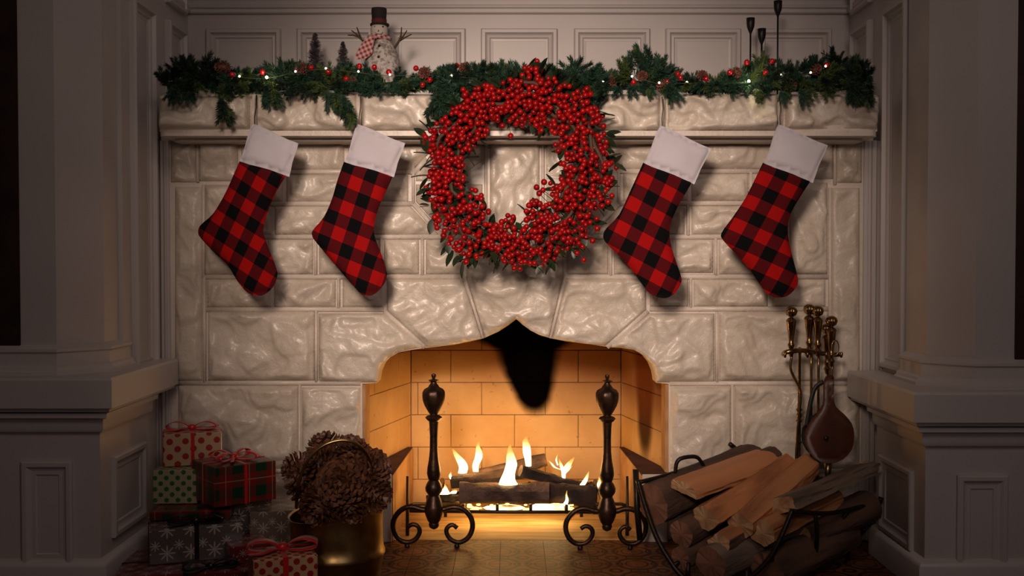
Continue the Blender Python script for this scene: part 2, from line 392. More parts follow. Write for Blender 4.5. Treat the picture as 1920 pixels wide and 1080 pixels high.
def wl(o):
    p = Vector((0, 0, 0))
    while o is not None: p = p + o.location; o = o.parent
    return p
def mk(name, v, f, m, parent=None, smooth=True, uvf=None):
    me = bpy.data.meshes.new(name)
    off = wl(parent)
    me.from_pydata([(p[0] - off.x, p[1] - off.y, p[2] - off.z) for p in v], [], f)
    me.validate(); me.update()
    if smooth: me.polygons.foreach_set('use_smooth', [True] * len(me.polygons)); 
    if smooth == 'auto':
        try: me.set_sharp_from_angle(angle=math.radians(38))
        except Exception: pass
    for q in (m if isinstance(m, (list, tuple)) else [m]): me.materials.append(q)
    if uvf is not None:
        uv = me.uv_layers.new(name='UVMap')
        for pl in me.polygons:
            nrm = pl.normal
            for li in pl.loop_indices:
                co = me.vertices[me.loops[li].vertex_index].co
                uv.data[li].uv = uvf(Vector((co.x + off.x, co.y + off.y, co.z + off.z)), nrm)
    o = bpy.data.objects.new(name, me); C.objects.link(o); o.parent = parent
    return o
def empty(name, loc=(0, 0, 0), parent=None):
    o = bpy.data.objects.new(name, None); C.objects.link(o); o.location = loc; o.parent = parent
    o.empty_display_size = 0.05
    return o
def tag(o, label=None, cat=None, group=None, kind=None):
    if label: o['label'] = label
    if cat: o['category'] = cat
    if group: o['group'] = group
    if kind: o['kind'] = kind
    return o
def inst(src, name=None, parent=None, mtx=None, m=None):
    o = src.copy(); C.objects.link(o); o.parent = parent
    if mtx is not None: o.matrix_local = mtx
    return o
def boxuv(co, n):
    a = (abs(n.x), abs(n.y), abs(n.z)); i = a.index(max(a))
    return (co.y, co.z) if i == 0 else ((co.x, co.z) if i == 1 else (co.x, co.y))

def seglen(P): return sum((P[i + 1] - P[i]).length for i in range(len(P) - 1))
def catmull(P, k=4, closed=False):
    P = [Vector(p) for p in P]; n = len(P); out = []
    rng = range(n if closed else n - 1)
    for i in rng:
        p1, p2 = P[i], P[(i + 1) % n]
        p0 = P[i - 1] if (closed or i > 0) else p1; p3 = P[(i + 2) % n] if (closed or i + 2 < n) else p2
        for j in range(k):
            t = j / k
            out.append(0.5 * ((2 * p1) + (p2 - p0) * t + (2 * p0 - 5 * p1 + 4 * p2 - p3) * t * t + (3 * p1 - p0 - 3 * p2 + p3) * t ** 3))
    if not closed: out.append(P[-1])
    return out

def edge_dist(pts, poly):
    P = np.array(pts, float); A = np.array(poly, float); B = np.roll(A, -1, 0)
    d = np.full(len(P), 1e9)
    for a, b in zip(A, B):
        ab = b - a; L = (ab ** 2).sum() + 1e-12
        t = np.clip(((P - a) @ ab) / L, 0, 1)
        q = P - a - t[:, None] * ab
        d = np.minimum(d, np.sqrt((q ** 2).sum(1)))
    return d
def inside(pts, poly):
    P = np.array(pts, float); A = np.array(poly, float); B = np.roll(A, -1, 0)
    c = np.zeros(len(P), bool)
    for (x0, y0), (x1, y1) in zip(A, B):
        if y0 == y1: continue
        hit = ((y0 > P[:, 1]) != (y1 > P[:, 1])) & (P[:, 0] < (x1 - x0) * (P[:, 1] - y0) / (y1 - y0) + x0)
        c ^= hit
    return c
def fill(poly, step):
    """triangulated fill of a 2-D polygon with a grid of inner points; returns pts, tris, n of rim points"""
    rim = []
    n = len(poly)
    for i in range(n):
        a = np.array(poly[i], float); b = np.array(poly[(i + 1) % n], float)
        k = max(1, int(round(np.linalg.norm(b - a) / step)))
        for j in range(k): rim.append(tuple(a + (b - a) * j / k))
    A = np.array(poly); x0, y0 = A.min(0); x1, y1 = A.max(0)
    xs = np.arange(x0 + step * .5, x1, step); ys = np.arange(y0 + step * .5, y1, step)
    g = np.array([(x + (step * .5 if j % 2 else 0), y) for j, y in enumerate(ys) for x in xs])
    if len(g):
        ok = inside(g, poly); g = g[ok]
        if len(g): g = g[edge_dist(g, poly) > step * .55]
    pts = rim + [tuple(q) for q in g]
    nr = len(rim)
    res = geometry.delaunay_2d_cdt([Vector(p) for p in pts], [], [list(range(nr))], 1, 1e-6)
    return [(p.x, p.y) for p in res[0]], [tuple(t) for t in res[2]], nr, rim

def rock(x, z, s, big=0.0):
    wx = x + 0.030 * noise.noise((x * 13 + s, z * 13, 3.1)); wz = z + 0.030 * noise.noise((x * 13, z * 13 + s, 8.7))
    k = 1 - .35 * big
    n1 = noise.noise(((wx * 12 + wz * 5) * k + s * 3.7, (wz * 18 - wx * 5) * k, s))
    t = n1 * 2.6 + 5; f = math.floor(t); q = t - f
    terr = (f + q ** 8) / 2.6 - 1.75
    n2 = noise.noise((wx * 30 * k - s, wz * 38 * k, s * 1.3)); t = n2 * 1.8 + 5; f = math.floor(t); q = t - f
    terr2 = (f + q ** 5) / 1.8 - 2.6
    return 0.90 * terr + 0.26 * terr2 + 0.30 * n1 + 0.05 * noise.noise((x * 55, z * 55, s))

def stone(poly, parent, y0=0.0, base=0.006, amp=0.019, margin=0.007, step=0.0062, inset=0.003, seed=None, name='stone', m=None, rnd=0.0):
    """one rock-faced block; poly in world (x, z); faces the room (-y)"""
    s = random.uniform(0, 50) if seed is None else seed
    ext = np.array(poly).max(0) - np.array(poly).min(0); big = 1.0 if ext[0] * ext[1] > .025 else 0.0
    pts, tris, nr, rim = fill(poly, step)
    d = edge_dist(pts, poly)
    v = []
    for (x, z), dd in zip(pts, d):
        e = min(1, dd / 0.004); t = min(1, max(0, (dd - margin * (1 + 1.3 * noise.noise((x * 22, z * 22, s)))) / 0.011)); t = t * t * (3 - 2 * t)
        h = base * (e ** 0.5) + t * (amp * (0.42 + rock(x, z, s, big)))
        if rnd: h -= rnd * max(0, 1 - dd / 0.03) ** 2
        v.append((x, y0 - h, z))
    f = [t if (np.cross(np.subtract(pts[t[1]], pts[t[0]]), np.subtract(pts[t[2]], pts[t[0]])) > 0) else t[::-1] for t in tris]
    # skirt into the mortar
    b = len(v)
    for x, z in rim: v.append((x, y0 + 0.012, z))
    for i in range(nr): f.append((i, (i + 1) % nr, b + (i + 1) % nr, b + i))
    return mk(name, v, f, m or MT['stone'], parent, True)

def px_poly(pts, Y=0.0):
    return [(lambda q: (q.x, q.z))(U(a, b, Y)) for a, b in pts]
def rect(x0, y0, x1, y1): return [(x0, y0), (x1, y0), (x1, y1), (x0, y1)]
def shrink(poly, k):
    """move edges of a convex-ish polygon inwards by k metres"""
    n = len(poly); A = [Vector(p) for p in poly]
    area = sum(A[i].x * A[(i + 1) % n].y - A[(i + 1) % n].x * A[i].y for i in range(n))
    sg = 1 if area > 0 else -1; out = []
    for i in range(n):
        a, b, c = A[i - 1], A[i], A[(i + 1) % n]
        d1 = (b - a).normalized(); d2 = (c - b).normalized()
        n1 = Vector((-d1.y, d1.x)) * sg; n2 = Vector((-d2.y, d2.x)) * sg
        nn = (n1 + n2); nn = nn / max(nn.length_squared / 2, 0.6)
        out.append(tuple(b + nn * k))
    return out

def ring_frame(O, u, v, nrm, x0, x1, z0, z1, prof):
    """mitred moulding; prof = [(inset, height)]"""
    O = Vector(O); u = Vector(u); v = Vector(v); nrm = Vector(nrm); mb = MB(); vs = []; fs = []
    for ins, h in prof:
        for a, b in ((x0 + ins, z0 + ins), (x1 - ins, z0 + ins), (x1 - ins, z1 - ins), (x0 + ins, z1 - ins)):
            vs.append(O + u * a + v * b + nrm * h)
    for i in range(len(prof) - 1):
        for k in range(4): fs.append((i * 4 + k, i * 4 + (k + 1) % 4, (i + 1) * 4 + (k + 1) % 4, (i + 1) * 4 + k))
    k = (len(prof) - 1) * 4
    fs.append((k, k + 1, k + 2, k + 3))
    return mb.add(vs, fs)

# ================================================================== STRUCTURE
YB = 0.33                                   # panelled wall above the mantel
XL, XR = -1.105, 1.150                      # side walls of the niche
def st(o): o['kind'] = 'structure'; return o

fl = st(MB().box((-2.2, -3.0, -0.08), (2.2, 0.02, -0.006)).build('floor', MT['grout'], None, False))
# hearth tiles
T = 0.132
tm = None
for j in range(6):
    for i in range(-8, 9):
        x0 = i * T - 0.035; y1 = -0.002 - j * T
        if tm is None:
            g = 0.0005
            tm = MB().box((g, -T + g, -0.006), (T - g, -g, 0.0)).build('tile', MT['tile'], fl, False,
                uvf=lambda co, n: (co.x / T, (co.y + T) / T))
            t = tm
        else: t = inst(tm, parent=fl)
        t.location = (x0, y1, 0)

# back wall above the mantel
wb = st(MB().box((XL - .1, YB, 1.2), (XR + .1, YB + 0.05, 2.05)).build('wall_back', MT['paint'], None, False))
PROF = [(0, -.004), (0.000, .014), (.004, .020), (.014, .020), (.019, .009), (.023, .006), (.029, .008), (.033, .002), (.041, .001), (.045, -.006)]
zt = U(960, 55, YB).z
for a, b in ((388, 528), (558, 700), (730, 873), (902, 1045), (1076, 1218), (1247, 1388), (1417, 1558)):
    xa, xb = U(a, 55, YB).x, U(b, 55, YB).x
    ring_frame((0, YB, 0), (1, 0, 0), (0, 0, 1), (0, -1, 0), xa, xb, 1.30, zt, PROF).build('panel', MT['paint'], wb, False)
zr = U(960, 20, YB).z
MB().box((XL, YB - .014, zr - .012), (XR, YB, zr + .010), .004).box((XL, YB - .022, zr + .004), (XR, YB, zr + .016), .004).build('rail_moulding', MT['paint'], wb, False)
MB().box((XL, YB - .03, zr + .045), (XR, YB, zr + .30), .006).build('frieze_board', MT['paint'], wb, False)

# side walls of the niche
for sgn, X, nme in ((1, XL, 'wall_left'), (-1, XR, 'wall_right')):
    sw = st(MB().box((X, -0.30, 0), (X - sgn * .06, YB, 2.05)).build(nme, MT['paint'], None, False))
    A = (0, 1, 0)
    for y0, y1, z0, z1 in ((-0.235, -0.045, 0.55, 1.640), (0.085, 0.27, 1.395, 1.645), (-0.235, -0.045, 1.70, 2.0), (0.085, 0.27, 1.70, 2.0)):
        ring_frame((X, 0, 0), A, (0, 0, 1), (sgn, 0, 0), y0, y1, z0, z1, [(a, h) for a, h in PROF]).build('panel', MT['paint'], sw, False)
    MB().box((X, -0.30, zr - .012), (X + sgn * .014, YB, zr + .012), .004).build('rail_moulding', MT['paint'], sw, False)

# corner trims beside the stone
for nme, xs in (('trim_1', (XL, U(304, 500).x, U(310, 500).x, U(319, 500).x)), ('trim_2', (XR, U(1640, 500).x, U(1631, 500).x, U(1618, 500).x))):
    zt2 = U(960, 264).z
    mb = MB().box((xs[0], -0.006, 0), (xs[3], 0.10, zt2), .002)
    mb.box((xs[1], -0.020, 0), (xs[2], 0.0, zt2), .004).box((xs[2], -0.013, 0), ((xs[2] + xs[3]) / 2, 0.0, zt2), .003)
    mb.box((xs[0], -0.030, 0), (xs[0] + (xs[1] - xs[0]) * .35, 0.0, zt2), .004)
    st(mb.build(nme, MT['paint'], None, False))

# columns on pedestals
def sweep_plan(mb, plan, prof):
    """plan: open list of (x,y) ; prof: list of (offset, z); offset pushes outwards (right-hand normal)"""
    n = len(plan); P = [Vector(p) for p in plan]; vs = []; fs = []
    nr = []
    for i in range(n):
        d = []
        if i > 0: t = (P[i] - P[i - 1]).normalized(); d.append(Vector((t.y, -t.x)))
        if i < n - 1: t = (P[i + 1] - P[i]).normalized(); d.append(Vector((t.y, -t.x)))
        q = sum(d, Vector((0, 0))); q = q / (q.length_squared / len(d)) if len(d) == 2 else q
        nr.append(q)
    for off, z in prof:
        for p, q in zip(P, nr): vs.append((p.x + q.x * off, p.y + q.y * off, z))
    for i in range(len(prof) - 1):
        for k in range(n - 1): fs.append((i * n + k, i * n + k + 1, (i + 1) * n + k + 1, (i + 1) * n + k))
    fs.append(tuple(range(n))[::-1]); k = (len(prof) - 1) * n; fs.append(tuple(k + i for i in range(n)))
    return mb.add(vs, fs)
def column(side, dz):
    sg = -side                                     # side -1 = left
    if side < 0: xa, xb, xcap, xbody = -1.21, -1.118, -1.035, -1.086; xdark = -1.305
    else: xa, xb, xcap, xbody = 1.231, 1.137, 1.040, 1.090; xdark = 1.335
    yc = -0.50
    def fix(plan): return plan if side < 0 else plan
    def mir(mb):
        return mb
    def S(plan, prof):
        if side < 0: return sweep_plan(MB(), plan, prof)
        pl = [(-x, y) for x, y in plan]
        mb = sweep_plan(MB(), pl, prof)
        mb.v = [(-x, y, z) for x, y, z in mb.v]; mb.f = [q[::-1] for q in mb.f]
        return mb
    root = st(empty('column', (xa * 1.0, yc + .1, 0)))
    zz = lambda py, Y=-.5: U(960, py, Y).z + dz
    oct_ = [(xdark, yc), (xa, yc), (xb, yc + .093), (xb, yc + .245)]
    S([(xdark, yc + .2)] + oct_, [(0, zz(660)), (0, 2.05)]).build('shaft', MT['paint'], root, False)
    far = side * 1.9
    octw = [(far, yc), (xa, yc), (xb, yc + .093), (xb, yc + .245)]
    S(octw, [(.006, zz(700)), (.034, zz(704)), (.034, zz(696)), (.028, zz(693)), (.026, zz(687)), (.016, zz(684)), (.016, zz(662)), (.022, zz(659)), (.022, zz(654)), (.008, zz(650)), (.0, zz(646))]).build('base_moulding', MT['paint'], root, 'auto')
    cap = [(far, -.58), (xcap, -.58), (xcap, -.03)]
    S(cap, [(-.2, zz(706, -.58)), (-.004, zz(709, -.58)), (0, zz(714, -.58)), (0, zz(766, -.58)), (-.010, zz(768, -.58)), (-.012, zz(774, -.58)), (-.2, zz(774, -.58))][::-1]).build('cap', MT['paint'], root, False)
    body = [(far, -.53), (xbody, -.53), (xbody, -.155)]
    S(body, [(0, 0.0), (.022, 0.001), (.022, .07), (.012, .085), (0, .09), (0, zz(812, -.53)), (.010, zz(809, -.53)), (.014, zz(803, -.53)), (.014, zz(785, -.53)), (.030, zz(781, -.53)), (.030, zz(772, -.53))]).build('pedestal_body', MT['paint'], root, 'auto')
    pr = [(0, 0), (0, .010), (.004, .013), (.014, .013), (.020, .006), (.026, .004), (.036, .004), (.040, -.002)]
    off = 27 if side > 0 else 0
    if side < 0: pa, pb = U(42, 900, -.53).x, U(137, 900, -.53).x
    else: pa, pb = U(1793, 900, -.53).x, U(1888, 900, -.53).x
    ring_frame((0, -.53, 0), (1, 0, 0), (0, 0, 1), (0, -1, 0), pa, pb, U(0, 1064, -.53).z + dz, U(0, 864, -.53).z + dz, pr).build('front_panel', MT['paint'], root, False)
    ring_frame((xbody, 0, 0), (0, 1, 0), (0, 0, 1), (sg, 0, 0), -.455, -.20, 0.125 + dz, zz(858, -.46), pr).build('side_panel', MT['paint'], root, False)
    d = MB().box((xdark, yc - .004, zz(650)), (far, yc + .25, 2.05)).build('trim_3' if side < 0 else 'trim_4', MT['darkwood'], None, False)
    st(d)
column(-1, 0.0)
column(1, -0.037)

# ================================================================== FIREPLACE
fp = tag(empty('fireplace_surround', (0, 0, 0)), 'painted cream stone fireplace surround with rough hewn blocks and pointed arch', 'fireplace')
ARCH = [(679, 1016), (679, 720), (707, 718), (710, 700), (717, 684), (729, 671), (747, 661), (772, 656), (800, 652), (850, 647), (880, 641), (908, 634), (935, 622), (953, 610), (968, 598), (980, 609), (995, 620), (1013, 629), (1032, 634), (1060, 640), (1100, 645), (1137, 650), (1165, 652), (1190, 657), (1208, 667), (1221, 683), (1228, 700), (1231, 718), (1254, 720), (1254, 1016)]
arch = px_poly(ARCH); arch[0] = (arch[0][0], 0.0); arch[-1] = (arch[-1][0], 0.0)
outer = [(U(1636, 500).x, 0.0), (U(1636, 500).x, 1.27), (U(303, 500).x, 1.27), (U(303, 500).x, 0.0)]
poly = arch + outer
pts, tris, nr, rim = fill(poly, 0.5)
v = [(x, 0.003, z) for x, z in pts]; n0 = len(v)
f = [t if np.cross(np.subtract(pts[t[1]], pts[t[0]]), np.subtract(pts[t[2]], pts[t[0]])) > 0 else t[::-1] for t in tris]
v += [(x, 0.095, z) for x, z in pts]; f += [tuple(i + n0 for i in t[::-1]) for t in f]
for i in range(nr): f.append((i, (i + 1) % nr, n0 + (i + 1) % nr, n0 + i))
mk('mortar_backing', v, f, MT['mortar'], fp, False)

ST = []
def R_(x0, y0, x1, y1, **k): ST.append((rect(x0, y0, x1, y1), k))
def P_(p, **k): ST.append((p, k))
# left flank
R_(320, 264, 369, 342); R_(373, 259, 447, 340, base=.013); R_(328, 350, 380, 714, amp=.014)
R_(384, 346, 468, 516, base=.012); R_(452, 266, 646, 319); P_([(652, 266), (826, 266), (795, 298), (770, 322), (652, 322)])
R_(473, 327, 531, 379); R_(537, 327, 650, 379); R_(656, 328, 766, 379)
R_(473, 386, 509, 440); R_(515, 386, 650, 440); P_([(656, 386), (770, 386), (822, 441), (656, 441)])
R_(473, 449, 496, 514); R_(502, 449, 588, 514); R_(598, 449, 712, 514); R_(719, 449, 786, 514); R_(798, 449, 868, 514)
R_(388, 523, 508, 576); R_(514, 523, 630, 576); R_(642, 523, 717, 576)
R_(390, 583, 590, 714, amp=.021, base=.010)
P_([(597, 587), (721, 587), (794, 651), (770, 655), (745, 661), (728, 671), (716, 685), (710, 701), (707, 717), (597, 717)], amp=.021, base=.015)
R_(334, 722, 559, 880, amp=.020); R_(566, 726, 676, 880, amp=.018)
R_(334, 887, 470, 1012); R_(477, 887, 676, 1012)
# ring of blocks round the centre
P_([(800, 303), (832, 268), (905, 268), (905, 302), (850, 340), (779, 340), (779, 325)]); P_([(779, 345), (850, 345), (850, 400), (828, 432), (779, 378)])
R_(855, 345, 905, 400); P_([(855, 405), (905, 405), (905, 441), (835, 441)])
R_(918, 268, 1012, 436, amp=.021, base=.010, margin=.014)
P_([(1134, 303), (1102, 268), (1024, 268), (1024, 336), (1155, 336), (1155, 325)]); P_([(1155, 345), (1084, 345), (1084, 400), (1106, 432), (1155, 378)])
R_(1024, 345, 1079, 400); P_([(1079, 405), (1024, 405), (1024, 441), (1099, 441)])
# arch
P_([(725, 522), (868, 522), (904, 634), (880, 641), (850, 647), (800, 651), (725, 583)], amp=.021, base=.015)
P_([(874, 448), (1057, 448), (1057, 516), (1030, 633), (1010, 628), (993, 619), (979, 608), (968, 599), (954, 610), (935, 622), (909, 634), (874, 520)], amp=.021, base=.010)
P_([(1063, 522), (1212, 522), (1212, 581), (1135, 649), (1097, 645), (1060, 640), (1035, 634)], amp=.021, base=.015)
P_([(1140, 651), (1217, 587), (1340, 587), (1340, 717), (1231, 717), (1228, 700), (1221, 684), (1208, 668), (1190, 657), (1165, 653)], amp=.021, base=.015)
# right flank
P_([(1108, 266), (1283, 266), (1283, 317), (1165, 317), (1139, 298)]); R_(1289, 266, 1484, 317)
R_(1168, 325, 1290, 377); R_(1296, 325, 1404, 377); R_(1412, 325, 1474, 377)
P_([(1164, 386), (1284, 386), (1284, 440), (1112, 440)]); R_(1296, 386, 1400, 440); R_(1406, 386, 1474, 440)
R_(1063, 449, 1141, 514); R_(1150, 449, 1258, 514); R_(1265, 449, 1338, 512); R_(1347, 449, 1474, 514)
R_(1218, 523, 1291, 575); R_(1300, 523, 1440, 575); R_(1447, 523, 1548, 575)
R_(1490, 259, 1562, 336, base=.013); R_(1568, 264, 1616, 343); R_(1480, 342, 1552, 514, base=.012); R_(1560, 352, 1612, 714, amp=.014)
R_(1348, 583, 1553, 714, amp=.018); R_(1257, 725, 1370, 880, amp=.018); R_(1377, 722, 1612, 880, amp=.018)
R_(1257, 887, 1440, 1012); R_(1447, 887, 1612, 1012)
for poly, k in ST:
    big = (max(p[0] for p in poly) - min(p[0] for p in poly)) * (max(p[1] for p in poly) - min(p[1] for p in poly)) > 9000
    stone(shrink(px_poly(poly), .0008), fp, **k)
# raised bead pointing between the blocks
def bd(*pp):
    q = [U(a, b, 0) for a, b in pp]
    for i in range(len(q) - 1):
        a, b = q[i].copy(), q[i + 1].copy(); a.y = b.y = 0.0
        MB().tube([a, a.lerp(b, .5), b], 0.0052, 8, flat=1.5).build('mortar_bead', MT['mortar'], fp, True)
for p in (((371, 262), (371, 342)), ((449, 322), (770, 322), (775, 325)), ((476, 382), (774, 382)), ((476, 444), (868, 444)), ((384, 519), (870, 519)), ((386, 580), (720, 580)),
          ((775, 300), (775, 382), (828, 441)), ((775, 325), (800, 297)), ((592, 449), (592, 516)), ((792, 448), (792, 516)), ((715, 448), (715, 516)), ((635, 523), (635, 578)),
          ((721, 583), (797, 651)), ((871, 519), (906, 634)), ((593, 583), (593, 716)), ((330, 718), (676, 718)), ((562, 722), (562, 1010)), ((384, 519), (384, 716)), ((382, 346), (382, 519)),
          ((1060, 519), (1032, 634)), ((1215, 583), (1138, 651)), ((1160, 321), (1482, 321)), ((1160, 321), (1160, 382), (1106, 441)), ((1160, 381), (1476, 381)), ((1290, 384), (1290, 442)),
          ((1408, 323), (1408, 379)), ((1063, 444), (1476, 444)), ((1342, 448), (1342, 517)), ((1145, 448), (1145, 517)), ((1063, 519), (1552, 519)), ((1295, 523), (1295, 577)), ((1218, 579), (1555, 579)),
          ((1344, 585), (1344, 716)), ((1256, 719), (1612, 719)), ((1373, 722), (1373, 1010)), ((1556, 352), (1556, 716)), ((1565, 262), (1565, 346)), ((911, 266), (911, 441)), ((1018, 266), (1018, 441)), ((914, 262), (1014, 262)), ((334, 883), (676, 883)), ((1257, 883), (1612, 883))):
    bd(*p)

# ---- mantelpiece
YM = -0.169
mt_ = tag(empty('mantelpiece', (0, 0, U(960, 254, YM).z)), 'thick cream rock-faced stone mantel shelf with rounded ends above the arch', 'mantel')
ztop = U(960, 176, YM).z; zlip = U(960, 248, YM).z; zbot = U(960, 255, YM).z
xm0, xm1 = U(291, 200, YM).x, U(1653, 200, YM).x
def rounded_plan(x0, x1, y0, y1, r, n=6):
    P = [(x0, y1)]
    for i in range(n + 1): a = PI + (PI / 2) * i / n; P.append((x0 + r + r * math.cos(a), y0 + r + r * math.sin(a)))
    for i in range(n + 1): a = 1.5 * PI + (PI / 2) * i / n; P.append((x1 - r + r * math.cos(a), y0 + r + r * math.sin(a)))
    P.append((x1, y1)); return P
def slab(mb, plan, z0, z1):
    n = len(plan)
    return mb.add([(x, y, z0) for x, y in plan] + [(x, y, z1) for x, y in plan], [tuple(range(n))[::-1], tuple(n + i for i in range(n))] + [(i, (i + 1) % n, n + (i + 1) % n, n + i) for i in range(n)])
slab(MB(), rounded_plan(xm0 + .004, xm1 - .004, YM + .004, YB, .035), zlip, ztop - .001).build('shelf_core', MT['mortar'], mt_, 'auto')
lp = MB(); slab(lp, rounded_plan(xm0 + .008, xm1 - .008, YM - .004, YB, .03), zbot, zlip + .004)
slab(lp, rounded_plan(xm0 + .03, xm1 - .03, YM + .06, YB, .03), zbot - .008, zbot)
lp.build('lower_lip', MT['mortar'], mt_, 'auto')
for a, b in ((296, 472), (479, 668), (677, 868), (873, 1058), (1063, 1238), (1247, 1458), (1468, 1648)):
    rd = .018 if (a == 296 or b == 1648) else 0.0
    stone(shrink(px_poly(rect(a, 176, b, 246), YM), .001), mt_, y0=YM, base=.008, amp=.034, margin=.002, step=.005, rnd=rd)
for a in (475, 672, 870, 1060, 1242, 1463):
    p0, p1 = U(a + 1, 178, YM), U(a - 1, 244, YM); MB().tube([p0, p0.lerp(p1, .5), p1], .0095 if a in (672, 1242, 1463) else .006, 8, flat=1.4).build('joint_bead', MT['mortar'], mt_)

# ---- firebox
fb = tag(empty('firebox', (0, 0.1, 0)), 'glowing yellow firebrick firebox interior with black soot tongues', 'firebox')
Y0, Y1 = 0.095, 0.50
XA0, XA1 = U(690, 800, .05).x - .006, U(1243, 800, .05).x + .006
XB0, XB1 = -0.364, 0.393
CH = 0.117
def brick_mesh(L, H, name):
    return MB().box((.0008, 0, .0008), (L - .0008, .022, H - .0008), .0018)
protos = {}
def brick(L, H, mtx):
    key = (round(L, 4), round(H, 4))
    if key not in protos:
        protos[key] = brick_mesh(L, H, '').build('firebrick', MT['firebrick'], None, False); o = protos[key]; o.parent = fb
    else: o = inst(protos[key], parent=fb)
    o.matrix_local = Matrix.Translation((0, -0.1, 0)) @ mtx
zrow = U(960, 717, Y1).z                      # a course line on the back wall
z0 = zrow - CH * math.ceil(zrow / CH)
def course(x_start, x_end, mtxf, phase):
    x = x_start; first = True
    L = 0.2298
    e = x_start + phase
    if e <= x_start + .01: e += L
    while x < x_end - .005:
        e2 = min(e, x_end); yield x, e2 - x; x = e2; e += L
xj = U(845, 690, Y1).x
row = 0; z = z0
while z < 0.86:
    H = CH if z > 0 else CH + z; zz_ = max(z, 0)
    k = round((z - zrow) / CH)
    ph = (xj - XB0) if k % 2 == 0 else (U(903, 750, Y1).x - XB0)
    ph = ph % 0.2298
    for x, L in course(XB0, XB1, None, ph): brick(L, H, Matrix.Translation((x, Y1, zz_)))
    # side walls
    for (xf, xb_, sgn) in ((XA0, XB0, 1), (XA1, XB1, -1)):
        d = Vector((xb_ - xf, Y1 - Y0, 0)); Lw = d.length; ang = math.atan2(d.y, d.x)
        for x, L in course(0, Lw, None, (.11 if k % 2 else .0) + .06):
            if sgn > 0: m = Matrix.Translation((xf, Y0, zz_)) @ Matrix.Rotation(ang, 4, 'Z') @ Matrix.Translation((x, 0, 0))
            else: m = Matrix.Translation((xf, Y0, zz_)) @ Matrix.Rotation(ang, 4, 'Z') @ Matrix.Translation((x, -.022, 0))
            brick(L, H, m)
    z += CH
bk = MB().box((XB0 - .04, Y1 + .012, 0), (XB1 + .04, Y1 + .05, .9))
for xf, xb_, s in ((XA0, XB0, -1), (XA1, XB1, 1)):
    bk.add([(xf + s * .012, Y0, 0), (xb_ + s * .012, Y1 + .02, 0), (xb_ + s * .05, Y1 + .02, 0), (xf + s * .05, Y0, 0), (xf + s * .012, Y0, .9), (xb_ + s * .012, Y1 + .02, .9), (xb_ + s * .05, Y1 + .02, .9), (xf + s * .05, Y0, .9)],
           [(0, 1, 5, 4), (2, 3, 7, 6), (0, 4, 7, 3), (1, 2, 6, 5), (4, 5, 6, 7), (3, 2, 1, 0)])
bk.build('brick_backing', MT['firebrick'], fb, False)
MB().box((XA0 - .06, Y0 + .002, .86), (XA1 + .06, Y1 + .05, .90)).build('smoke_shelf', MT['soot'], fb, False)
MB().box((XA0 - .02, -0.0, -.03), (XA1 + .02, Y1 + .01, 0.001)).build('firebox_floor', MT['hfloor'], fb, False)
# slim jamb strips either side of the opening
xo0, xo1 = U(679, 800).x, U(1254, 800).x
MB().box((xo0 - .002, .012, 0), (XA0 + .004, Y0 + .01, U(0, 719).z + .03), .002).build('jamb_strip', MT['ledge'], fb, False)
MB().box((XA1 - .004, .012, 0), (xo1 + .002, Y0 + .01, U(0, 719).z + .03), .002).build('jamb_strip', MT['ledge'], fb, False)
# low side ledges inside the opening
for sg in (-1, 1):
    if sg < 0: x_in, x_out, xbk = U(737, 950, -.02).x, xo0 + .004, XB0 + .008
    else: x_in, x_out, xbk = U(1203, 950, -.02).x, xo1 - .004, XB1 - .008
    zl = U(0, 889, -.02).z
    q = [(x_out, -.02), (x_in, -.02), (xbk, .47), (x_out, .47)]
    mb = MB(); slab(mb, q if sg < 0 else q[::-1], 0.002, zl - .004); mb.build('side_ledge', MT['ledge'], fb, False)
    mb = MB(); slab(mb, q if sg < 0 else q[::-1], zl - .004, zl); mb.build('ledge_top', MT['ledgetop'], fb, False)  # separate thin top that carries the painted shade
    MB().box((min(x_out, x_in) + .002, -.026, 0), (max(x_out, x_in) - .004, -.019, zl), .001).build('ledge_front', MT['whiteedge'], fb, False)

# ================================================================== STOCKINGS
def pillow(outline, Y, th, m, name, parent, step=.011, uvf=None, wr=.0015, bulge=.035):
    """soft padded shape from a world (x, z) outline"""
    pts, tris, nr, rim = fill(outline, step)
    d = edge_dist(pts, outline)
    f0 = [t if np.cross(np.subtract(pts[t[1]], pts[t[0]]), np.subtract(pts[t[2]], pts[t[0]])) > 0 else t[::-1] for t in tris]
    v = []; n = len(pts)
    for s in (-1, 1):
        for (x, z), dd in zip(pts, d):
            q = min(1, dd / bulge); h = math.sqrt(max(0, 1 - (1 - q) ** 2)) * th
            h += wr * noise.noise((x * 14, z * 14, s + Y)) * q
            v.append((x, Y + s * h, z))
    f = f0 + [tuple(i + n for i in t[::-1]) for t in f0]
    me_f = f
    # weld rim
    o = mk(name, v, me_f + [(i, n + i, n + (i + 1) % nr, (i + 1) % nr) for i in range(nr)], m, parent, True, uvf)
    return o
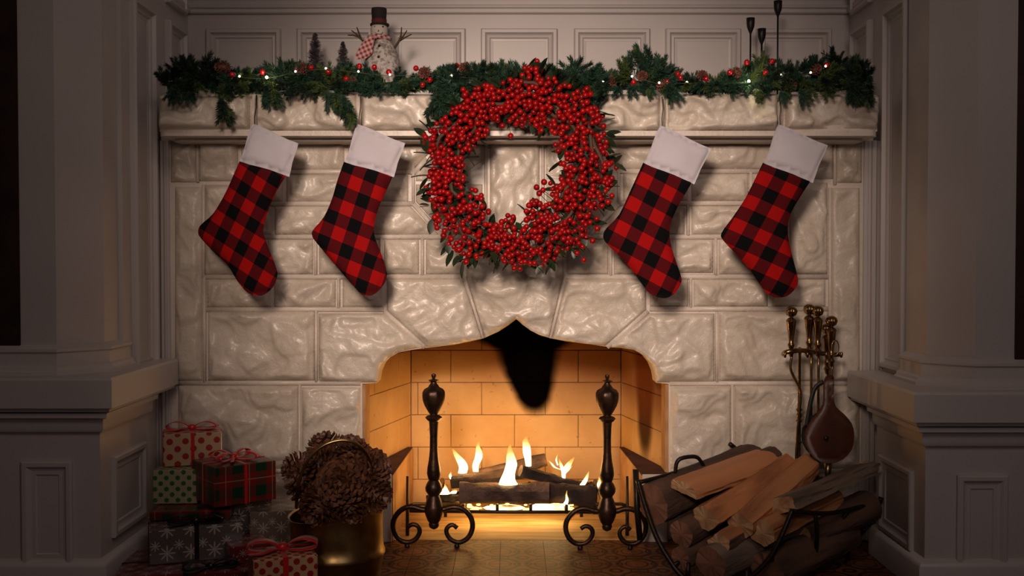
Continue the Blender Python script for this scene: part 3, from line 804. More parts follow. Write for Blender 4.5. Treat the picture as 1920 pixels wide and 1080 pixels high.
STK = [
 ('left', [(474,231.5),(559,268.5),(543,331),(449,302)],
  [(449,302.6),(437,330),(422,363),(400,400),(376,422),(371.5,435),(376,446),(400,472),(426,496),(444.5,526),(463,548),(481.5,554.5),(496,552),(513,537),(519.6,518.5),(518.5,504),(505.5,470),(496,444),(494,426),(504,392.6),(518.5,359),(537,328)], (451,322), (36.5,24), (-20,43),
  'red and black buffalo plaid stocking with creased cuff, nearest the gift stack'),
 ('second', [(670,232.6),(759,268),(739,331.5),(646,304)],
  [(645,303),(633,337),(622,374),(607,407),(587,431),(585,441),(591,452),(618.5,485),(644,515),(667,541),(678,552),(692.6,554.5),(707,548),(722,530),(725,511),(717,481.5),(704,448),(701,426),(709,392.6),(722,363),(737,329)], (667.5,345), (43.5,18), (-15.5,47),
  'red and black buffalo plaid stocking hanging just left of the berry wreath'),
 ('third', [(1238,235),(1333,278.5),(1302,345),(1207,306)],
  [(1206,305),(1183,355),(1161,402),(1137,428),(1131,441),(1135,454),(1159,478),(1185,507),(1207,537),(1218,550),(1237,558),(1252,558),(1267,548),(1277,531),(1277,518),(1268.5,493),(1259,463),(1255,437),(1259,415),(1272,385),(1285,363),(1298,341)], (1208,339), (43.5,23.5), (-21,45),
  'red and black buffalo plaid stocking hanging just right of the berry wreath'),
 ('fourth', [(1459,233),(1551,272),(1524,342.6),(1431.5,306)],
  [(1430.5,305),(1415,337),(1396,374),(1374,407),(1352.6,437),(1357,452),(1381.5,478),(1407,507),(1430,541),(1444,554),(1459,558),(1478,554),(1494,537),(1496,522),(1489,493),(1481.5,463),(1477,430),(1483,400),(1500,370),(1520,339)], (1430,336), (46,21), (-24,44),
  'red and black buffalo plaid stocking above the fire tools, nearest the right corner'),
]
YS = -0.222
for nme, cuff, leg, c0, du, dv, lab in STK:
    top = U(cuff[0][0] + 2, cuff[0][1], YS)
    r = tag(empty('christmas_stocking', top), lab, 'stocking', 'stockings hung from the mantel')
    A = Vector(((U(c0[0] + du[0], c0[1] + du[1], YS) - U(*c0, YS)).x, (U(c0[0] + du[0], c0[1] + du[1], YS) - U(*c0, YS)).z)) / 2
    B = Vector(((U(c0[0] + dv[0], c0[1] + dv[1], YS) - U(*c0, YS)).x, (U(c0[0] + dv[0], c0[1] + dv[1], YS) - U(*c0, YS)).z)) / 2
    o0 = U(*c0, YS); det = A.x * B.y - A.y * B.x
    def uvf(co, n, A=A, B=B, o0=o0, det=det):
        x, z = co.x - o0.x, co.z - o0.z
        return ((x * B.y - z * B.x) / det + 1.5, (A.x * z - A.y * x) / det + 1.5)
    P = [Vector((q.x, q.z)) for q in (U(a, b, YS) for a, b in leg)]
    sm = catmull(P, 3)
    pillow([tuple(p) for p in sm], YS, .017, MT['plaid'], 'sock', r, uvf=uvf)
    cp = [Vector((q.x, q.z)) for q in (U(a, b, YS) for a, b in cuff)]
    # gently curved sides
    oc = []
    for i in range(4):
        a, b = cp[i], cp[(i + 1) % 4]; nrm = Vector((-(b - a).y, (b - a).x)).normalized()
        for k in range(5):
            t = k / 5; oc.append(tuple(a.lerp(b, t) + nrm * (.0018 * math.sin(PI * t * 2 + i))))
    pillow(oc, YS - .002, .021, MT['cuff'], 'cuff', r, wr=.004, bulge=.02)
    MB().tube([top + Vector((.003, 0, -.006)), top + Vector((.002, .002, .02)), top + Vector((.006, .008, .05)), top + Vector((.004, .016, .085))], .0018, 5).build('hanging_loop', MT['wire'] if nme != 'left' else MT['black'], r)

# ================================================================== WREATH
YW = -0.268
wr = tag(empty('berry_wreath', U(965, 320, YW)), 'round wreath of red berries and dark green leaves hung at the mantel centre', 'wreath')
ang = [0, 45, 90, 135, 180, 225, 270, 315, 360]
RO = [182, 198, 180, 170, 168, 182, 180, 178, 182]; RI = [92, 96, 92, 92, 88, 84, 100, 66, 92]
rnd = random.Random(3)
def pol(a, r): return 965 + r * math.cos(a), 320 - r * math.sin(a)
def wob(a): return 7 * math.sin(5 * a + 1) + 5 * math.sin(9 * a + 2.2) + 4 * math.sin(14 * a)
def rads(a):
    d = math.degrees(a) % 360
    return np.interp(d, ang, RI) + wob(a * 1.0 + .7), np.interp(d, ang, RO) + wob(a)
core = MB()
for k in range(5):
    path = []
    for i in range(60):
        a = 2 * PI * i / 60; ri, ro = rads(a); r = ri + (ro - ri) * (.3 + .1 * k) + 5 * math.sin(a * 4 + k * 2)
        path.append(U(*pol(a, r), YW + .02 * math.sin(a * 5 + k)))
    core.tube(path, .006, 5, closed=True)
core.build('vine_ring', MT['stem'], wr)
bl = []
def try_add(px, py, y, mind=7.3):
    for (a, b, c) in bl:
        if (a - px) ** 2 + (b - py) ** 2 + ((c - y) / .0016) ** 2 < mind * mind: return False
    bl.append((px, py, y)); return True
N_T = 880
tries = 0
while len(bl) < N_T and tries < 30000:
    tries += 1
    a = rnd.uniform(0, 2 * PI); ri, ro = rads(a)
    t = rnd.random(); r = math.sqrt(ri * ri + t * (ro * ro - ri * ri)); tt = (r - ri) / (ro - ri)
    y = YW - .050 * math.sqrt(max(0, 1 - (2 * tt - 1) ** 2)) * rnd.uniform(.35, 1.1) + .008
    try_add(*pol(a, r), y)
for cx, cy, n in ((1040, 240, 8), (960, 235, 5), (915, 240, 4), (1050, 290, 6), (1022, 355, 12), (1000, 385, 9), (1100, 180, 12), (955, 415, 9), (905, 395, 7), (870, 175, 8), (1085, 465, 8), (1140, 375, 6), (1110, 420, 8), (1080, 200, 12), (960, 495, 8), (890, 490, 5)):
    for i in range(n): try_add(cx + rnd.gauss(0, 9), cy + rnd.gauss(0, 9), YW - .03 + rnd.uniform(-.012, .012), 8.2)
bl.sort(key=lambda q: q[2])
ico = MB().sphere((0, 0, 0), .0090, 10, 6)
bp = None; rest = MB(); stems = MB()
for i, (px, py, y) in enumerate(bl):
    p = U(px, py, y); s = rnd.uniform(.80, 1.05)
    if i < 300:
        if bp is None: bp = ico.build('berry', MT['berry'], None, True); bp.parent = wr; o = bp
        else: o = inst(bp, parent=wr)
        o.location = p - wr.location; o.scale = (s, s, s); o.rotation_euler = (rnd.random() * 3, rnd.random() * 3, 0)
    else: rest.add([(p.x + a * s, p.y + b * s, p.z + c * s) for a, b, c in ico.v], ico.f)
    a = math.atan2(320 - py, px - 965); ri, ro = rads(a)
    q = U(*pol(a + rnd.uniform(-.05, .05), ri + (ro - ri) * .5), YW + .015)
    if i % 2 == 0: stems.tube([p, p.lerp(q, .5) + Vector((0, -.004, 0)), q], .0011, 3, cap=False)
rest.build('berry_mass', MT['berry'], wr)['kind'] = 'stuff'
stems.build('berry_stems', MT['stem'], wr)['kind'] = 'stuff'
# leaves
def leafmesh(L, W):
    mb = MB(); n = 5; v = []; f = []
    for i in range(n + 1):
        t = i / n; hw_ = W * math.sin(PI * min(1, t * .9 + .06)) ** .8 * (1 - t * .25) if i < n else 0.0004
        z = L * t; bend = -.12 * L * t * t
        v += [(-hw_, bend + .12 * W, z), (0, bend, z), (hw_, bend + .12 * W, z)]
    for i in range(n):
        k = i * 3; f += [(k, k + 1, k + 4, k + 3), (k + 1, k + 2, k + 5, k + 4)]
    m = len(v); v += [(x, y + .0008, z) for x, y, z in v]; f += [tuple(i + m for i in q[::-1]) for q in f]
    return mb.add(v, f)
lf = [leafmesh(.036, .0125), leafmesh(.030, .011), leafmesh(.044, .014)]
lfo = [None] * 3
def orient(d, roll=0.0):
    q = Vector(d).normalized().to_track_quat('Z', 'Y'); return (q @ Matrix.Rotation(roll, 3, 'Z').to_quaternion()).to_matrix().to_4x4()
lm = MB()
for i in range(420):
    a = rnd.uniform(0, 2 * PI); ri, ro = rads(a); p = U(*pol(a, rnd.uniform(ri + 10, ro - 8)), YW + rnd.uniform(.0, .035))
    q = MB(); q.v = list(lf[i % 3].v); q.f = list(lf[i % 3].f)
    da = rnd.uniform(0, 6.28); q.xf(Matrix.Translation(p) @ orient((math.cos(da), rnd.uniform(-.4, .3), math.sin(da)), rnd.uniform(-1, 1)) @ Matrix.Scale(rnd.uniform(.7, 1.0), 4)); lm.add(q.v, q.f)
lm.build('inner_foliage', MT['leaf'], wr)['kind'] = 'stuff'
def put_leaf(px, py, y, d, k, s=1.0):
    m = Matrix.Translation(U(px, py, y) - wr.location) @ orient(d, rnd.uniform(-.9, .9)) @ Matrix.Scale(s, 4)
    if lfo[k] is None: lfo[k] = lf[k].build('leaf', MT['leaf'], None, True); lfo[k].parent = wr; o = lfo[k]
    else: o = inst(lfo[k], parent=wr)
    o.matrix_local = m
for i in range(282):
    a = rnd.uniform(0, 2 * PI); ri, ro = rads(a)
    if i < 120: r = ro - rnd.uniform(-2, 14); da = a + rnd.uniform(-1.0, 1.0)
    elif i < 145: r = ri + rnd.uniform(4, 14); da = a + PI + rnd.uniform(-1, 1)
    else: r = rnd.uniform(ri + 10, ro - 10); da = rnd.uniform(0, 6.28)
    put_leaf(*pol(a, r), YW + rnd.uniform(-.02, .015), (math.cos(da), rnd.uniform(-.5, .2), math.sin(da)), rnd.randrange(3), rnd.uniform(.8, 1.1))
for px, py, dx, dz in ((1110, 375, 1, .3), (1125, 380, .8, -.4), (1130, 360, 1, .8), (1130, 345, .6, 1), (1118, 195, .3, 1), (1120, 215, 1, 0), (1135, 320, .5, 1), (1105, 420, 1, .1), (870, 490, -.2, -1), (850, 470, -.5, -1), (808, 290, -1, .2), (803, 330, -1, 0), (808, 250, -.6, .8)):
    put_leaf(px, py, YW, (dx, -.3, dz), 2, 1.15)

# ================================================================== GARLAND
ZM = ztop
YG = -0.135
gl = tag(empty('pine_garland', (0, YG, ZM)), 'green pine garland with cones and red balls draped along the mantel shelf', 'garland')
def sprigmesh(L, n, nl, seed, w_=.0013):
    r = random.Random(seed); mb = MB()
    for (tx, ty, t0, ll, nn) in ((0, 0, 0, 1.0, n), (.55, .25, .12, .72, n * 2 // 3), (-.5, -.3, .22, .68, n * 2 // 3), (-.1, .6, .3, .6, n // 2)):
        ax = Vector((tx, ty, 1)).normalized(); o = Vector((0, 0, L * t0)); LL = L * ll
        u = ax.cross(Vector((.3, 1, .1))).normalized(); v_ = ax.cross(u)
        mb.tube([o, o + ax * LL * .5, o + ax * LL * .95], [.0014, .0012, .0006], 4, cap=False)
        for i in range(nn):
            t = r.uniform(.02, 1.0); th = r.uniform(0, 6.28); el = r.uniform(.6, 1.05) * (1.15 - .55 * t)
            l = nl * r.uniform(.75, 1.1) * (1.05 - .35 * t)
            p = o + ax * LL * t; d = (u * math.cos(th) + v_ * math.sin(th)) * math.sin(el) + ax * math.cos(el)
            q = p + d * l; s = d.cross(Vector((r.uniform(-1, 1), r.uniform(-1, 1), r.uniform(-1, 1)))).normalized() * w_
            m_ = p.lerp(q, .45)
            mb.add([p, m_ + s, q, m_ - s], [(0, 1, 2, 3)])
    return mb
sm_ = []
for k, (L, n, nl) in enumerate(((.080, 210, .027), (.095, 240, .029), (.07, 180, .025))):
    for mname in ('needle', 'needle2', 'needle3'):
        sm_.append((mname, sprigmesh(L, n, nl, k * 7 + len(mname))))
spo = [None] * len(sm_)
rg = random.Random(11)
def sprig(px, py, y, d, mname, size=1.0, k=None):
    cand = [i for i, q in enumerate(sm_) if q[0] == mname]; i = cand[rg.randrange(3) if k is None else k]
    m = Matrix.Translation(U(px, py, y) - gl.location) @ orient(d, rg.uniform(0, 6)) @ Matrix.Scale(size, 4)
    if spo[i] is None: spo[i] = sm_[i][1].build('pine_sprig', MT[mname], None, False); spo[i].parent = gl; o = spo[i]
    else: o = inst(spo[i], parent=gl)
    o.matrix_local = m
TOPX = [305, 340, 370, 400, 450, 500, 550, 600, 650, 700, 760, 820, 870, 900, 960, 1000, 1050, 1120, 1150, 1185, 1230, 1280, 1330, 1380, 1415, 1450, 1500, 1560, 1600, 1640, 1655]
TOPY = [155, 112, 108, 124, 130, 128, 112, 130, 122, 128, 134, 150, 132, 118, 114, 120, 128, 136, 128, 108, 122, 142, 146, 130, 116, 132, 108, 100, 110, 135, 160]
for i in range(175):
    px = 312 + (1628 - 312) * (i + rg.random()) / 175
    ty = np.interp(px, TOPX, TOPY); py = rg.uniform(min(ty + 24, 158), 168)
    a = rg.uniform(-.35, PI + .35)
    up = math.sin(a)
    L = (.085 if up > .3 else .10)
    size = min(1.0, max(.55, (py - ty) * .00160 / max(.03, up * .085))) if up > .3 else rg.uniform(.7, 1.0)
    if px > 1585: a = max(a, 1.35 if px < 1610 else 1.9)
    if px < 375: a = min(a, 1.8)
    d = (math.cos(a), rg.uniform(-.9, .1), math.sin(a) * .8)
    dark = (px < 430 or px > 1490)
    mname = rg.choice(['needle3', 'needle3', 'needle', 'needle2']) if dark else rg.choice(['needle', 'needle', 'needle2', 'needle3'])
    sprig(px, py, YG + rg.uniform(-.05, .04), d, mname, size)
for i in range(75):                                # low sprigs that spill over the shelf edge
    px = 312 + (1628 - 312) * (i + rg.random()) / 75
    sprig(px, rg.uniform(152, 166), -.20, (rg.uniform(-1 if px > 370 else 0, 1 if px < 1590 else 0), -.5, rg.uniform(-.7, -.1)), rg.choice(['needle', 'needle', 'needle3', 'needle2']), rg.uniform(.55, .75))
def many(lst):
    for px, py, dx, dz, mname, s in lst: sprig(px, py, -.235 if dz < -.2 else YG, (dx, -.12, dz), mname, s)
many([(412, 182, .35, -1, 'needle3', .9), (418, 190, .3, -1, 'needle2', .8), (497, 168, .15, -1, 'needle', .65), (512, 165, .35, -1, 'needle2', .7), (520, 170, .2, -1, 'needle', .6),
      (612, 170, .5, -1, 'needle', .7), (628, 172, .4, -1, 'needle2', .75), (640, 175, .3, -1, 'needle', .9), (648, 190, .15, -1, 'needle3', .8), (655, 195, .05, -1, 'needle2', .75), (635, 165, -.3, -1, 'needle', .6),
      (335, 165, -.3, -1, 'needle3', .7), (322, 162, -.1, -1, 'needle', .55), (345, 140, -.3, 1, 'needle3', .5), (335, 150, -.5, .9, 'needle', .45), (350, 168, .1, -1, 'needle', .5),
      (845, 150, -.7, -1, 'needle', 1.0), (850, 165, -.8, -1, 'needle', .95), (860, 175, -.9, -.9, 'needle', 1.0), (835, 180, -.2, -1, 'needle', .8), (850, 150, -1, -.1, 'needle2', .9), (838, 165, -.6, -.8, 'needle3', 1.0), (826, 175, .3, -1, 'needle', .9), (855, 185, -.3, -1, 'needle3', .7),
      (1215, 165, .1, -1, 'needle2', .45), (1225, 160, -.2, -.8, 'needle', .5), (1415, 165, .3, -.7, 'needle2', .6), (1465, 168, .2, -.8, 'needle', .5), (1500, 165, .4, -.9, 'needle', .6),
      (1596, 160, .2, -1, 'needle', .8), (1618, 158, .15, -1, 'needle2', .7), (1628, 152, .1, -1, 'needle3', .75), (1632, 140, -.1, -1, 'needle', .6), (1610, 165, -.1, -1, 'needle', .6), (1585, 150, .6, -.8, 'needle3', .8),
      (1215, 125, -.6, 1, 'needle', .75), (1200, 120, -.4, 1, 'needle2', .55), (1230, 140, -.7, .8, 'needle3', .9), (1245, 150, -.3, .9, 'needle', .8), (1185, 135, -.2, 1, 'needle', .6), (1225, 125, .6, .4, 'needle2', .6),
      (552, 140, -.1, 1, 'needle2', .6), (556, 140, .3, 1, 'needle', .5), (1412, 140, -.5, 1, 'needle', .6), (1424, 145, .1, 1, 'needle2', .75), (1436, 140, .6, .9, 'needle3', .6),
      (650, 140, -.3, 1, 'needle', .5), (655, 145, .2, 1, 'needle2', .5), (1130, 160, .8, .4, 'needle', .8), (1095, 150, -.6, .4, 'needle', .9), (1070, 165, .3, -.8, 'needle', .9), (1085, 170, .6, -.7, 'needle', .8), (1060, 150, .5, .3, 'needle3', .9)])
for i in range(34):                                # bushy part over the wreath
    px = rg.uniform(830, 1120); a = rg.uniform(.1, PI - .1)
    sprig(px, rg.uniform(146, 165), -.19, (math.cos(a), -.5, math.sin(a) * .6), rg.choice(['needle', 'needle', 'needle3']), rg.uniform(.6, .85))
for i in range(16):                                # dark bushy tail by the right corner
    px = rg.uniform(1520, 1625); a = rg.uniform(.3 if px < 1590 else 1.5, PI - .3)
    sprig(px, rg.uniform(125, 165), YG, (math.cos(a), -.4, math.sin(a) * .7), 'needle3', rg.uniform(.6, .8))
MB().tube([U(px, 162 + 3 * math.sin(px * .03), YG + .01) for px in range(315, 1631, 30)], .014, 6).build('garland_rope', MT['needle3'], gl)
for px, py in ((492, 135), (435, 140), (674, 124), (702, 126), (649, 148), (729, 135), (780, 128), (792, 159), (583, 127), (616, 135), (1188, 155), (1271, 139), (1251, 153), (1324, 148), (1368, 136), (1400, 117), (1448, 115), (1436, 136), (1338, 166), (1550, 122), (856, 123), (1007, 115), (1276, 146), (806, 150)):
    b = MB().sphere((0, 0, 0), .0085, 12, 8).build('red_ball', MT['ball'], None); b.parent = gl
    b.location = U(px, py, -.20) - gl.location
def conemesh(Lc, R, n, flare, seed=1):
    r = random.Random(seed); mb = MB()
    mb.lathe([(R * .15, -Lc * .5), (R * .55, -Lc * .3), (R * .6, 0), (R * .4, Lc * .3), (R * .05, Lc * .48)], (0, 0, 0), 8)
    for i in range(n):
        t = (i + .5) / n; th = i * 2.39996
        z = -Lc * .5 + Lc * t; rr = R * math.sin(PI * (.12 + .83 * t)) ** .7
        el = (-.25 + 1.25 * t) * flare
        d = Vector((math.cos(th) * math.cos(el), math.sin(th) * math.cos(el), math.sin(el))); s = Vector((-math.sin(th), math.cos(th), 0))
        up = s.cross(d) * -1
        b0 = Vector((math.cos(th) * rr * .35, math.sin(th) * rr * .35, z)); tip = b0 + d * rr * .75; wd = R * .22 * (1 - .4 * abs(t - .4))
        mb.add([b0 - s * wd * .4, b0 + s * wd * .4, tip + s * wd, tip + d * wd * .7 + up * wd * .3, tip - s * wd, tip + up * wd * -.55], [(0, 1, 2, 5), (0, 5, 4), (0, 4, 2, 1), (4, 3, 2), (4, 5, 3), (5, 2, 3)])
    return mb
cproto = None
for px, py, s in ((417, 127, 1.25), (565, 130, 1.25), (660, 155, 1.1), (795, 137, 1.1), (1147, 152, 1.1), (1242, 161, 1.15), (1317, 142, 1.0), (1481, 160, 1.25), (1204, 143, 1.0), (1381, 136, .9), (871, 129, 1.1), (1530, 130, 1.0)):
    if cproto is None: cproto = conemesh(.036, .0155, 46, 1.0).build('pinecone', MT['cone_tip'], None, False); cproto.parent = gl; o = cproto
    else: o = inst(cproto, parent=gl)
    o.matrix_local = Matrix.Translation(U(px, py, -.195) - gl.location) @ orient((rg.uniform(-.6, .6), -1, rg.uniform(-.3, .8)), 0) @ Matrix.Scale(s * .95, 4)
# fairy lights
LT = [(449, 143, 0), (500, 145, 1), (554, 134, 0), (611, 128, 0), (672, 134, 0), (731, 140, 0), (847, 141, 0), (1077, 167, 0), (1131, 152, 0), (1185, 143, 0), (1236, 155, 0), (1288, 154, 0), (1404, 152, 1), (1465, 140, 0), (1520, 136, 0), (1548, 124, 0)]
ls = tag(empty('fairy_lights', (0, YG, ZM)), 'string of tiny warm white lights wound through the mantel garland', 'fairy lights')
MB().tube(catmull([U(a, b + 2, -.205) for a, b, _ in LT], 6), .0007, 4).build('wire', MT['wire'], ls)
for a, b, hot in LT:
    o = MB().sphere((0, 0, 0), .0042 if hot else .0030, 8, 6).build('bulb', MT['bulb_hot'] if hot else MT['bulb'], None); o.parent = ls; o.location = U(a, b, -.212) - ls.location
for a, b, hot in LT:
    if hot: lamp('fairy_glow', 'POINT', U(a, b - 3, -.235), 0.10, (1.0, 0.85, 0.5), shadow_soft_size=.005)

# ================================================================== MANTEL ORNAMENTS
YO = 0.09
k_ = M(YO)
def prof_px(lst, cx, Y, ybase):
    """[(half width px, py)] -> lathe profile from the bottom up; returns centre + profile"""
    c = U(cx, ybase, Y); return c, [(r * M(Y), U(cx, py, Y).z - c.z) for r, py in sorted(lst, key=lambda q: -q[1])]
# snowman
c = U(714, 176, YO); c.z = ZM
sn = tag(empty('snowman_figurine', c), 'sparkly white snowman figure with black top hat and checked scarf behind garland', 'snowman')
def lat(name, lst, cx, m, parent, seg=20, Y=YO, zb=None, ribs=0, ra=0, sq=None):
    cc = U(cx, 100, Y); pr = [(r * M(Y) + 1e-5, U(cx, py, Y).z) for r, py in sorted(lst, key=lambda q: -q[1])]
    if zb is not None: pr = [(pr[0][0], zb)] + pr
    return MB().lathe(pr, (cc.x, cc.y, 0), seg, ribs, ra).build(name, m, parent, 'auto')
lat('body', [(34, 150), (35, 130), (32, 112), (26, 95), (19, 82), (14, 74), (8, 71)], 717, MT['snow'], sn, 24, zb=ZM)
lat('head', [(9, 74), (14, 70), (16, 62), (16, 54), (14, 48), (9, 44)], 711, MT['face'], sn)
lat('hat_brim', [(17, 49), (18, 47.5), (17.5, 45)], 712, MT['hat'], sn)
lat('hat_crown', [(13.5, 46), (13.5, 36), (14.5, 20), (14, 16), (8, 15.5)], 711, MT['hat'], sn)
lat('hat_band', [(14, 45), (14.3, 37)], 711, MT['hatband'], sn)
yf = YO - 16 * k_
MB().tube([U(710, 57, yf + .006), U(709, 58, yf - .010)], [.0035, .0006], 8).build('nose', MT['carrot'], sn)
for a, b in ((703, 50), (718, 50)): MB().sphere(U(a, b, yf + .005), .0028, 8, 6).build('eye', MT['black'], sn)
MB().tube([U(703, 60.5, yf + .003), U(706, 63, yf), U(711, 64, yf - .001), U(716, 63, yf), U(718, 60, yf + .003)], .0007, 4).build('mouth', MT['black'], sn)
for a, b in ((711, 86), (710, 107)): MB().sphere(U(a, b, YO - (22 if b < 100 else 29) * k_ - .003), .0045, 10, 6).build('button', MT['black'], sn)
def pxl(L, Y): return [U(a, b, Y) for a, b in L]
MB().tube(pxl([(697, 92), (688, 84), (680, 76), (672, 69), (663, 66), (652, 66)], YO - .02), [0.0043, 0.0041, 0.0038, 0.0034, 0.0027, 0.0016], 6).tube(pxl([(676, 72), (668, 64), (659, 57)], YO - .02), [0.0034, 0.0027, 0.0016], 6).tube(pxl([(677, 73), (673, 62), (669, 51)], YO - .02), [0.0034, 0.0027, 0.0016], 6).build('arm', MT['stem'], sn)
MB().tube(pxl([(737, 94), (743, 85), (749, 76), (752, 66), (753, 51)], YO - .01), [0.0043, 0.0041, 0.0038, 0.0030, 0.0016], 6).tube(pxl([(749, 75), (757, 67), (763, 57)], YO - .01), [0.0034, 0.0027, 0.0016], 6).tube(pxl([(750, 76), (760, 70), (772, 64)], YO - .01), [0.0034, 0.0027, 0.0016], 6).build('arm', MT['stem'], sn)
sc_uv = lambda co, n: (co.x * .9 + co.z * .4, co.z * .9 - co.x * .4)
cc = U(712, 72, YO)
MB().tube([(cc.x + 18 * k_ * math.cos(t), YO + 18 * k_ * math.sin(t), cc.z - .002 * math.cos(t)) for t in np.linspace(0, 2 * PI, 24, endpoint=False)], .0075, 8, closed=True).build('scarf', MT['scarf'], sn, True, sc_uv)
pillow([(lambda q: (q.x, q.z))(U(a, b, YO)) for a, b in ((697, 74), (708, 76), (704, 92), (702, 108), (690, 116), (674, 118), (671, 110), (678, 95), (688, 82))], YO - 33 * k_, .005, MT['scarf'], 'scarf_tail', sn, step=.008, uvf=sc_uv, bulge=.008)
# bottle brush trees
def brush(cx, ytop, rpx, lab):
    Y = 0.13; c = U(cx, 100, Y); c.z = ZM; zt_ = U(cx, ytop, Y).z
    r = tag(empty('bottle_brush_tree', c), lab, 'small tree', 'frosted miniature trees on the mantel')
    MB().tube([(c.x, c.y, ZM + .008), (c.x, c.y, zt_)], .0018, 6).build('trunk', MT['stem'], r)
    MB().lathe([(.014, 0), (.014, .006), (.006, .010)], c, 14).build('base', MT['hat'], r)
    mb = MB(); rr = random.Random(cx); n = 3200; z0_ = ZM + .02
    for i in range(n):
        t = rr.random() ** .9; z = z0_ + (zt_ - z0_) * t; th = rr.uniform(0, 6.28); L = rpx * M(Y) * (1 - t) ** .62 * rr.uniform(.7, 1.05) * (1 + .15 * math.sin(t * 40)) + .002
        d = Vector((math.cos(th), math.sin(th), .25)); s = Vector((-math.sin(th), math.cos(th), 0)) * .0009; p = Vector((c.x, c.y, z))
        mb.add([p - s, p + s, p + d * L + s, p + d * L - s], [(0, 1, 2, 3)])
    mb.build('bristles', MT['silvertree'], r, False)['kind'] = 'stuff'
brush(591, 62, 27, 'taller frosted purple grey bottle brush tree behind the garland')
brush(643, 78, 23, 'shorter frosted bottle brush tree beside the snowman')
# candlesticks
for cx, yt, lab in ((1407, 34, 'middle height black tulip cup candlestick on slim stem'), (1428, 54, 'shortest black tulip cup candlestick between the other two'), (1458, 2, 'tallest black tulip cup candlestick reaching the top rail')):
    Y = 0.10; c = U(cx, 100, Y); c.z = ZM; mm = M(Y); zt_ = U(cx, yt, Y).z
    r = tag(empty('candlestick', c), lab, 'candlestick', 'black candlesticks on the mantel')
    MB().lathe([(5.5 * mm, zt_ - .012), (7.6 * mm, zt_), (8.0 * mm, zt_), (7.6 * mm, zt_ - 10 * mm), (7 * mm, zt_ - 16 * mm), (4.4 * mm, zt_ - 23 * mm), (2.2 * mm, zt_ - 28 * mm), (1.6 * mm, zt_ - 30 * mm)][::-1], (c.x, c.y, 0), 16).build('cup', MT['black'], r)
    MB().tube([(c.x, c.y, ZM + .004), (c.x, c.y, zt_ - 28 * mm)], 1.7 * mm, 8).build('stem', MT['black'], r)
    MB().lathe([(.030, 0), (.030, .004), (.006, .008)], c, 20).build('base', MT['black'], r)

# ================================================================== ANDIRONS
YA = -0.09
AP = [(0.5, 700), (3.5, 701.5), (4.2, 705), (3, 708.5), (2.2, 710), (9.5, 713), (5, 716.5), (5.5, 719), (8, 722), (10, 726), (17, 730), (19.8, 735), (20.2, 741), (19.3, 750), (16.5, 759), (12, 768), (8, 775), (7.5, 778), (13.5, 780), (16, 783), (13, 787), (9, 790), (8.2, 800), (7.4, 820), (7.8, 845), (9.5, 862), (12.5, 878), (13.2, 888), (11, 897), (9.5, 900), (13.5, 906), (16.5, 914), (15.5, 921), (11, 927), (10, 930), (14, 937), (13, 944), (11, 950)]
SC1 = [(806, 957), (790, 955), (777, 951), (763, 951), (749, 959), (739, 973), (737, 989), (743, 1005), (755, 1015), (769, 1016), (781, 1009), (787, 997), (784, 987), (774, 983), (765, 988)]
SC2 = [(818, 957), (832, 955), (846, 951), (861, 952), (875, 960), (884, 973), (886, 989), (880, 1005), (868, 1015), (855, 1016), (843, 1009), (837, 997), (840, 988), (849, 984), (857, 990)]
def andiron():
    c = U(812, 1031, YA); c.z = 0
    r = empty('andiron', c)
    def L(name, rng, seg=16, ribs=0, ra=0):
        return lat(name, rng, 812, MT['andiron'], r, seg, YA, None, ribs, ra)
    L('finial', [q for q in AP if q[1] <= 777], 24, 8, .10)
    L('post', [(7.5, 774)] + [q for q in AP if 777 <= q[1] <= 930] + [(10, 930)], 12)
    L('knee', [(10, 928), (14, 937), (17, 948), (19, 956), (16, 966), (12, 976), (9, 980), (10, 984), (8, 989), (3, 992)], 12, 12, .12)
    for S in (SC1, SC2):
        path = catmull([U(a, b, YA) for a, b in S], 3)
        lg = MB().tube(path, lambda t: .0088 - .0020 * t, 8).build('scroll_leg', MT['andiron'], r)
        fx = 764 if S is SC1 else 857
        a = U(fx, 1016, YA)
        MB().lathe([(.008, 0.001), (.0095, .006), (.005, .011), (.006, max(.013, a.z - .002))], (a.x, a.y, 0), 10).build('foot', MT['andiron'], lg)
    c2 = U(812, 950, YA)
    MB().tube([(c2.x, YA, c2.z + .01), (c2.x, YA + .12, c2.z), (c2.x, YA + .42, c2.z - .005), (c2.x, YA + .45, 0.004)], .0085, 6).build('log_rest', MT['andiron'], r)
    return r
A1 = tag(andiron(), 'left ornate iron andiron with urn finial, on the pinecone bucket side', 'andiron', 'andirons in front of the fire')
A2 = A1.copy(); C.objects.link(A2); A2.location = A1.location + Vector((325 * M(YA), -.022, 0))
for ch in list(A1.children):
    q = ch.copy(); C.objects.link(q); q.parent = A2
    for g in ch.children: h = g.copy(); C.objects.link(h); h.parent = q
tag(A2, 'right ornate iron andiron with urn finial, on the firewood side')

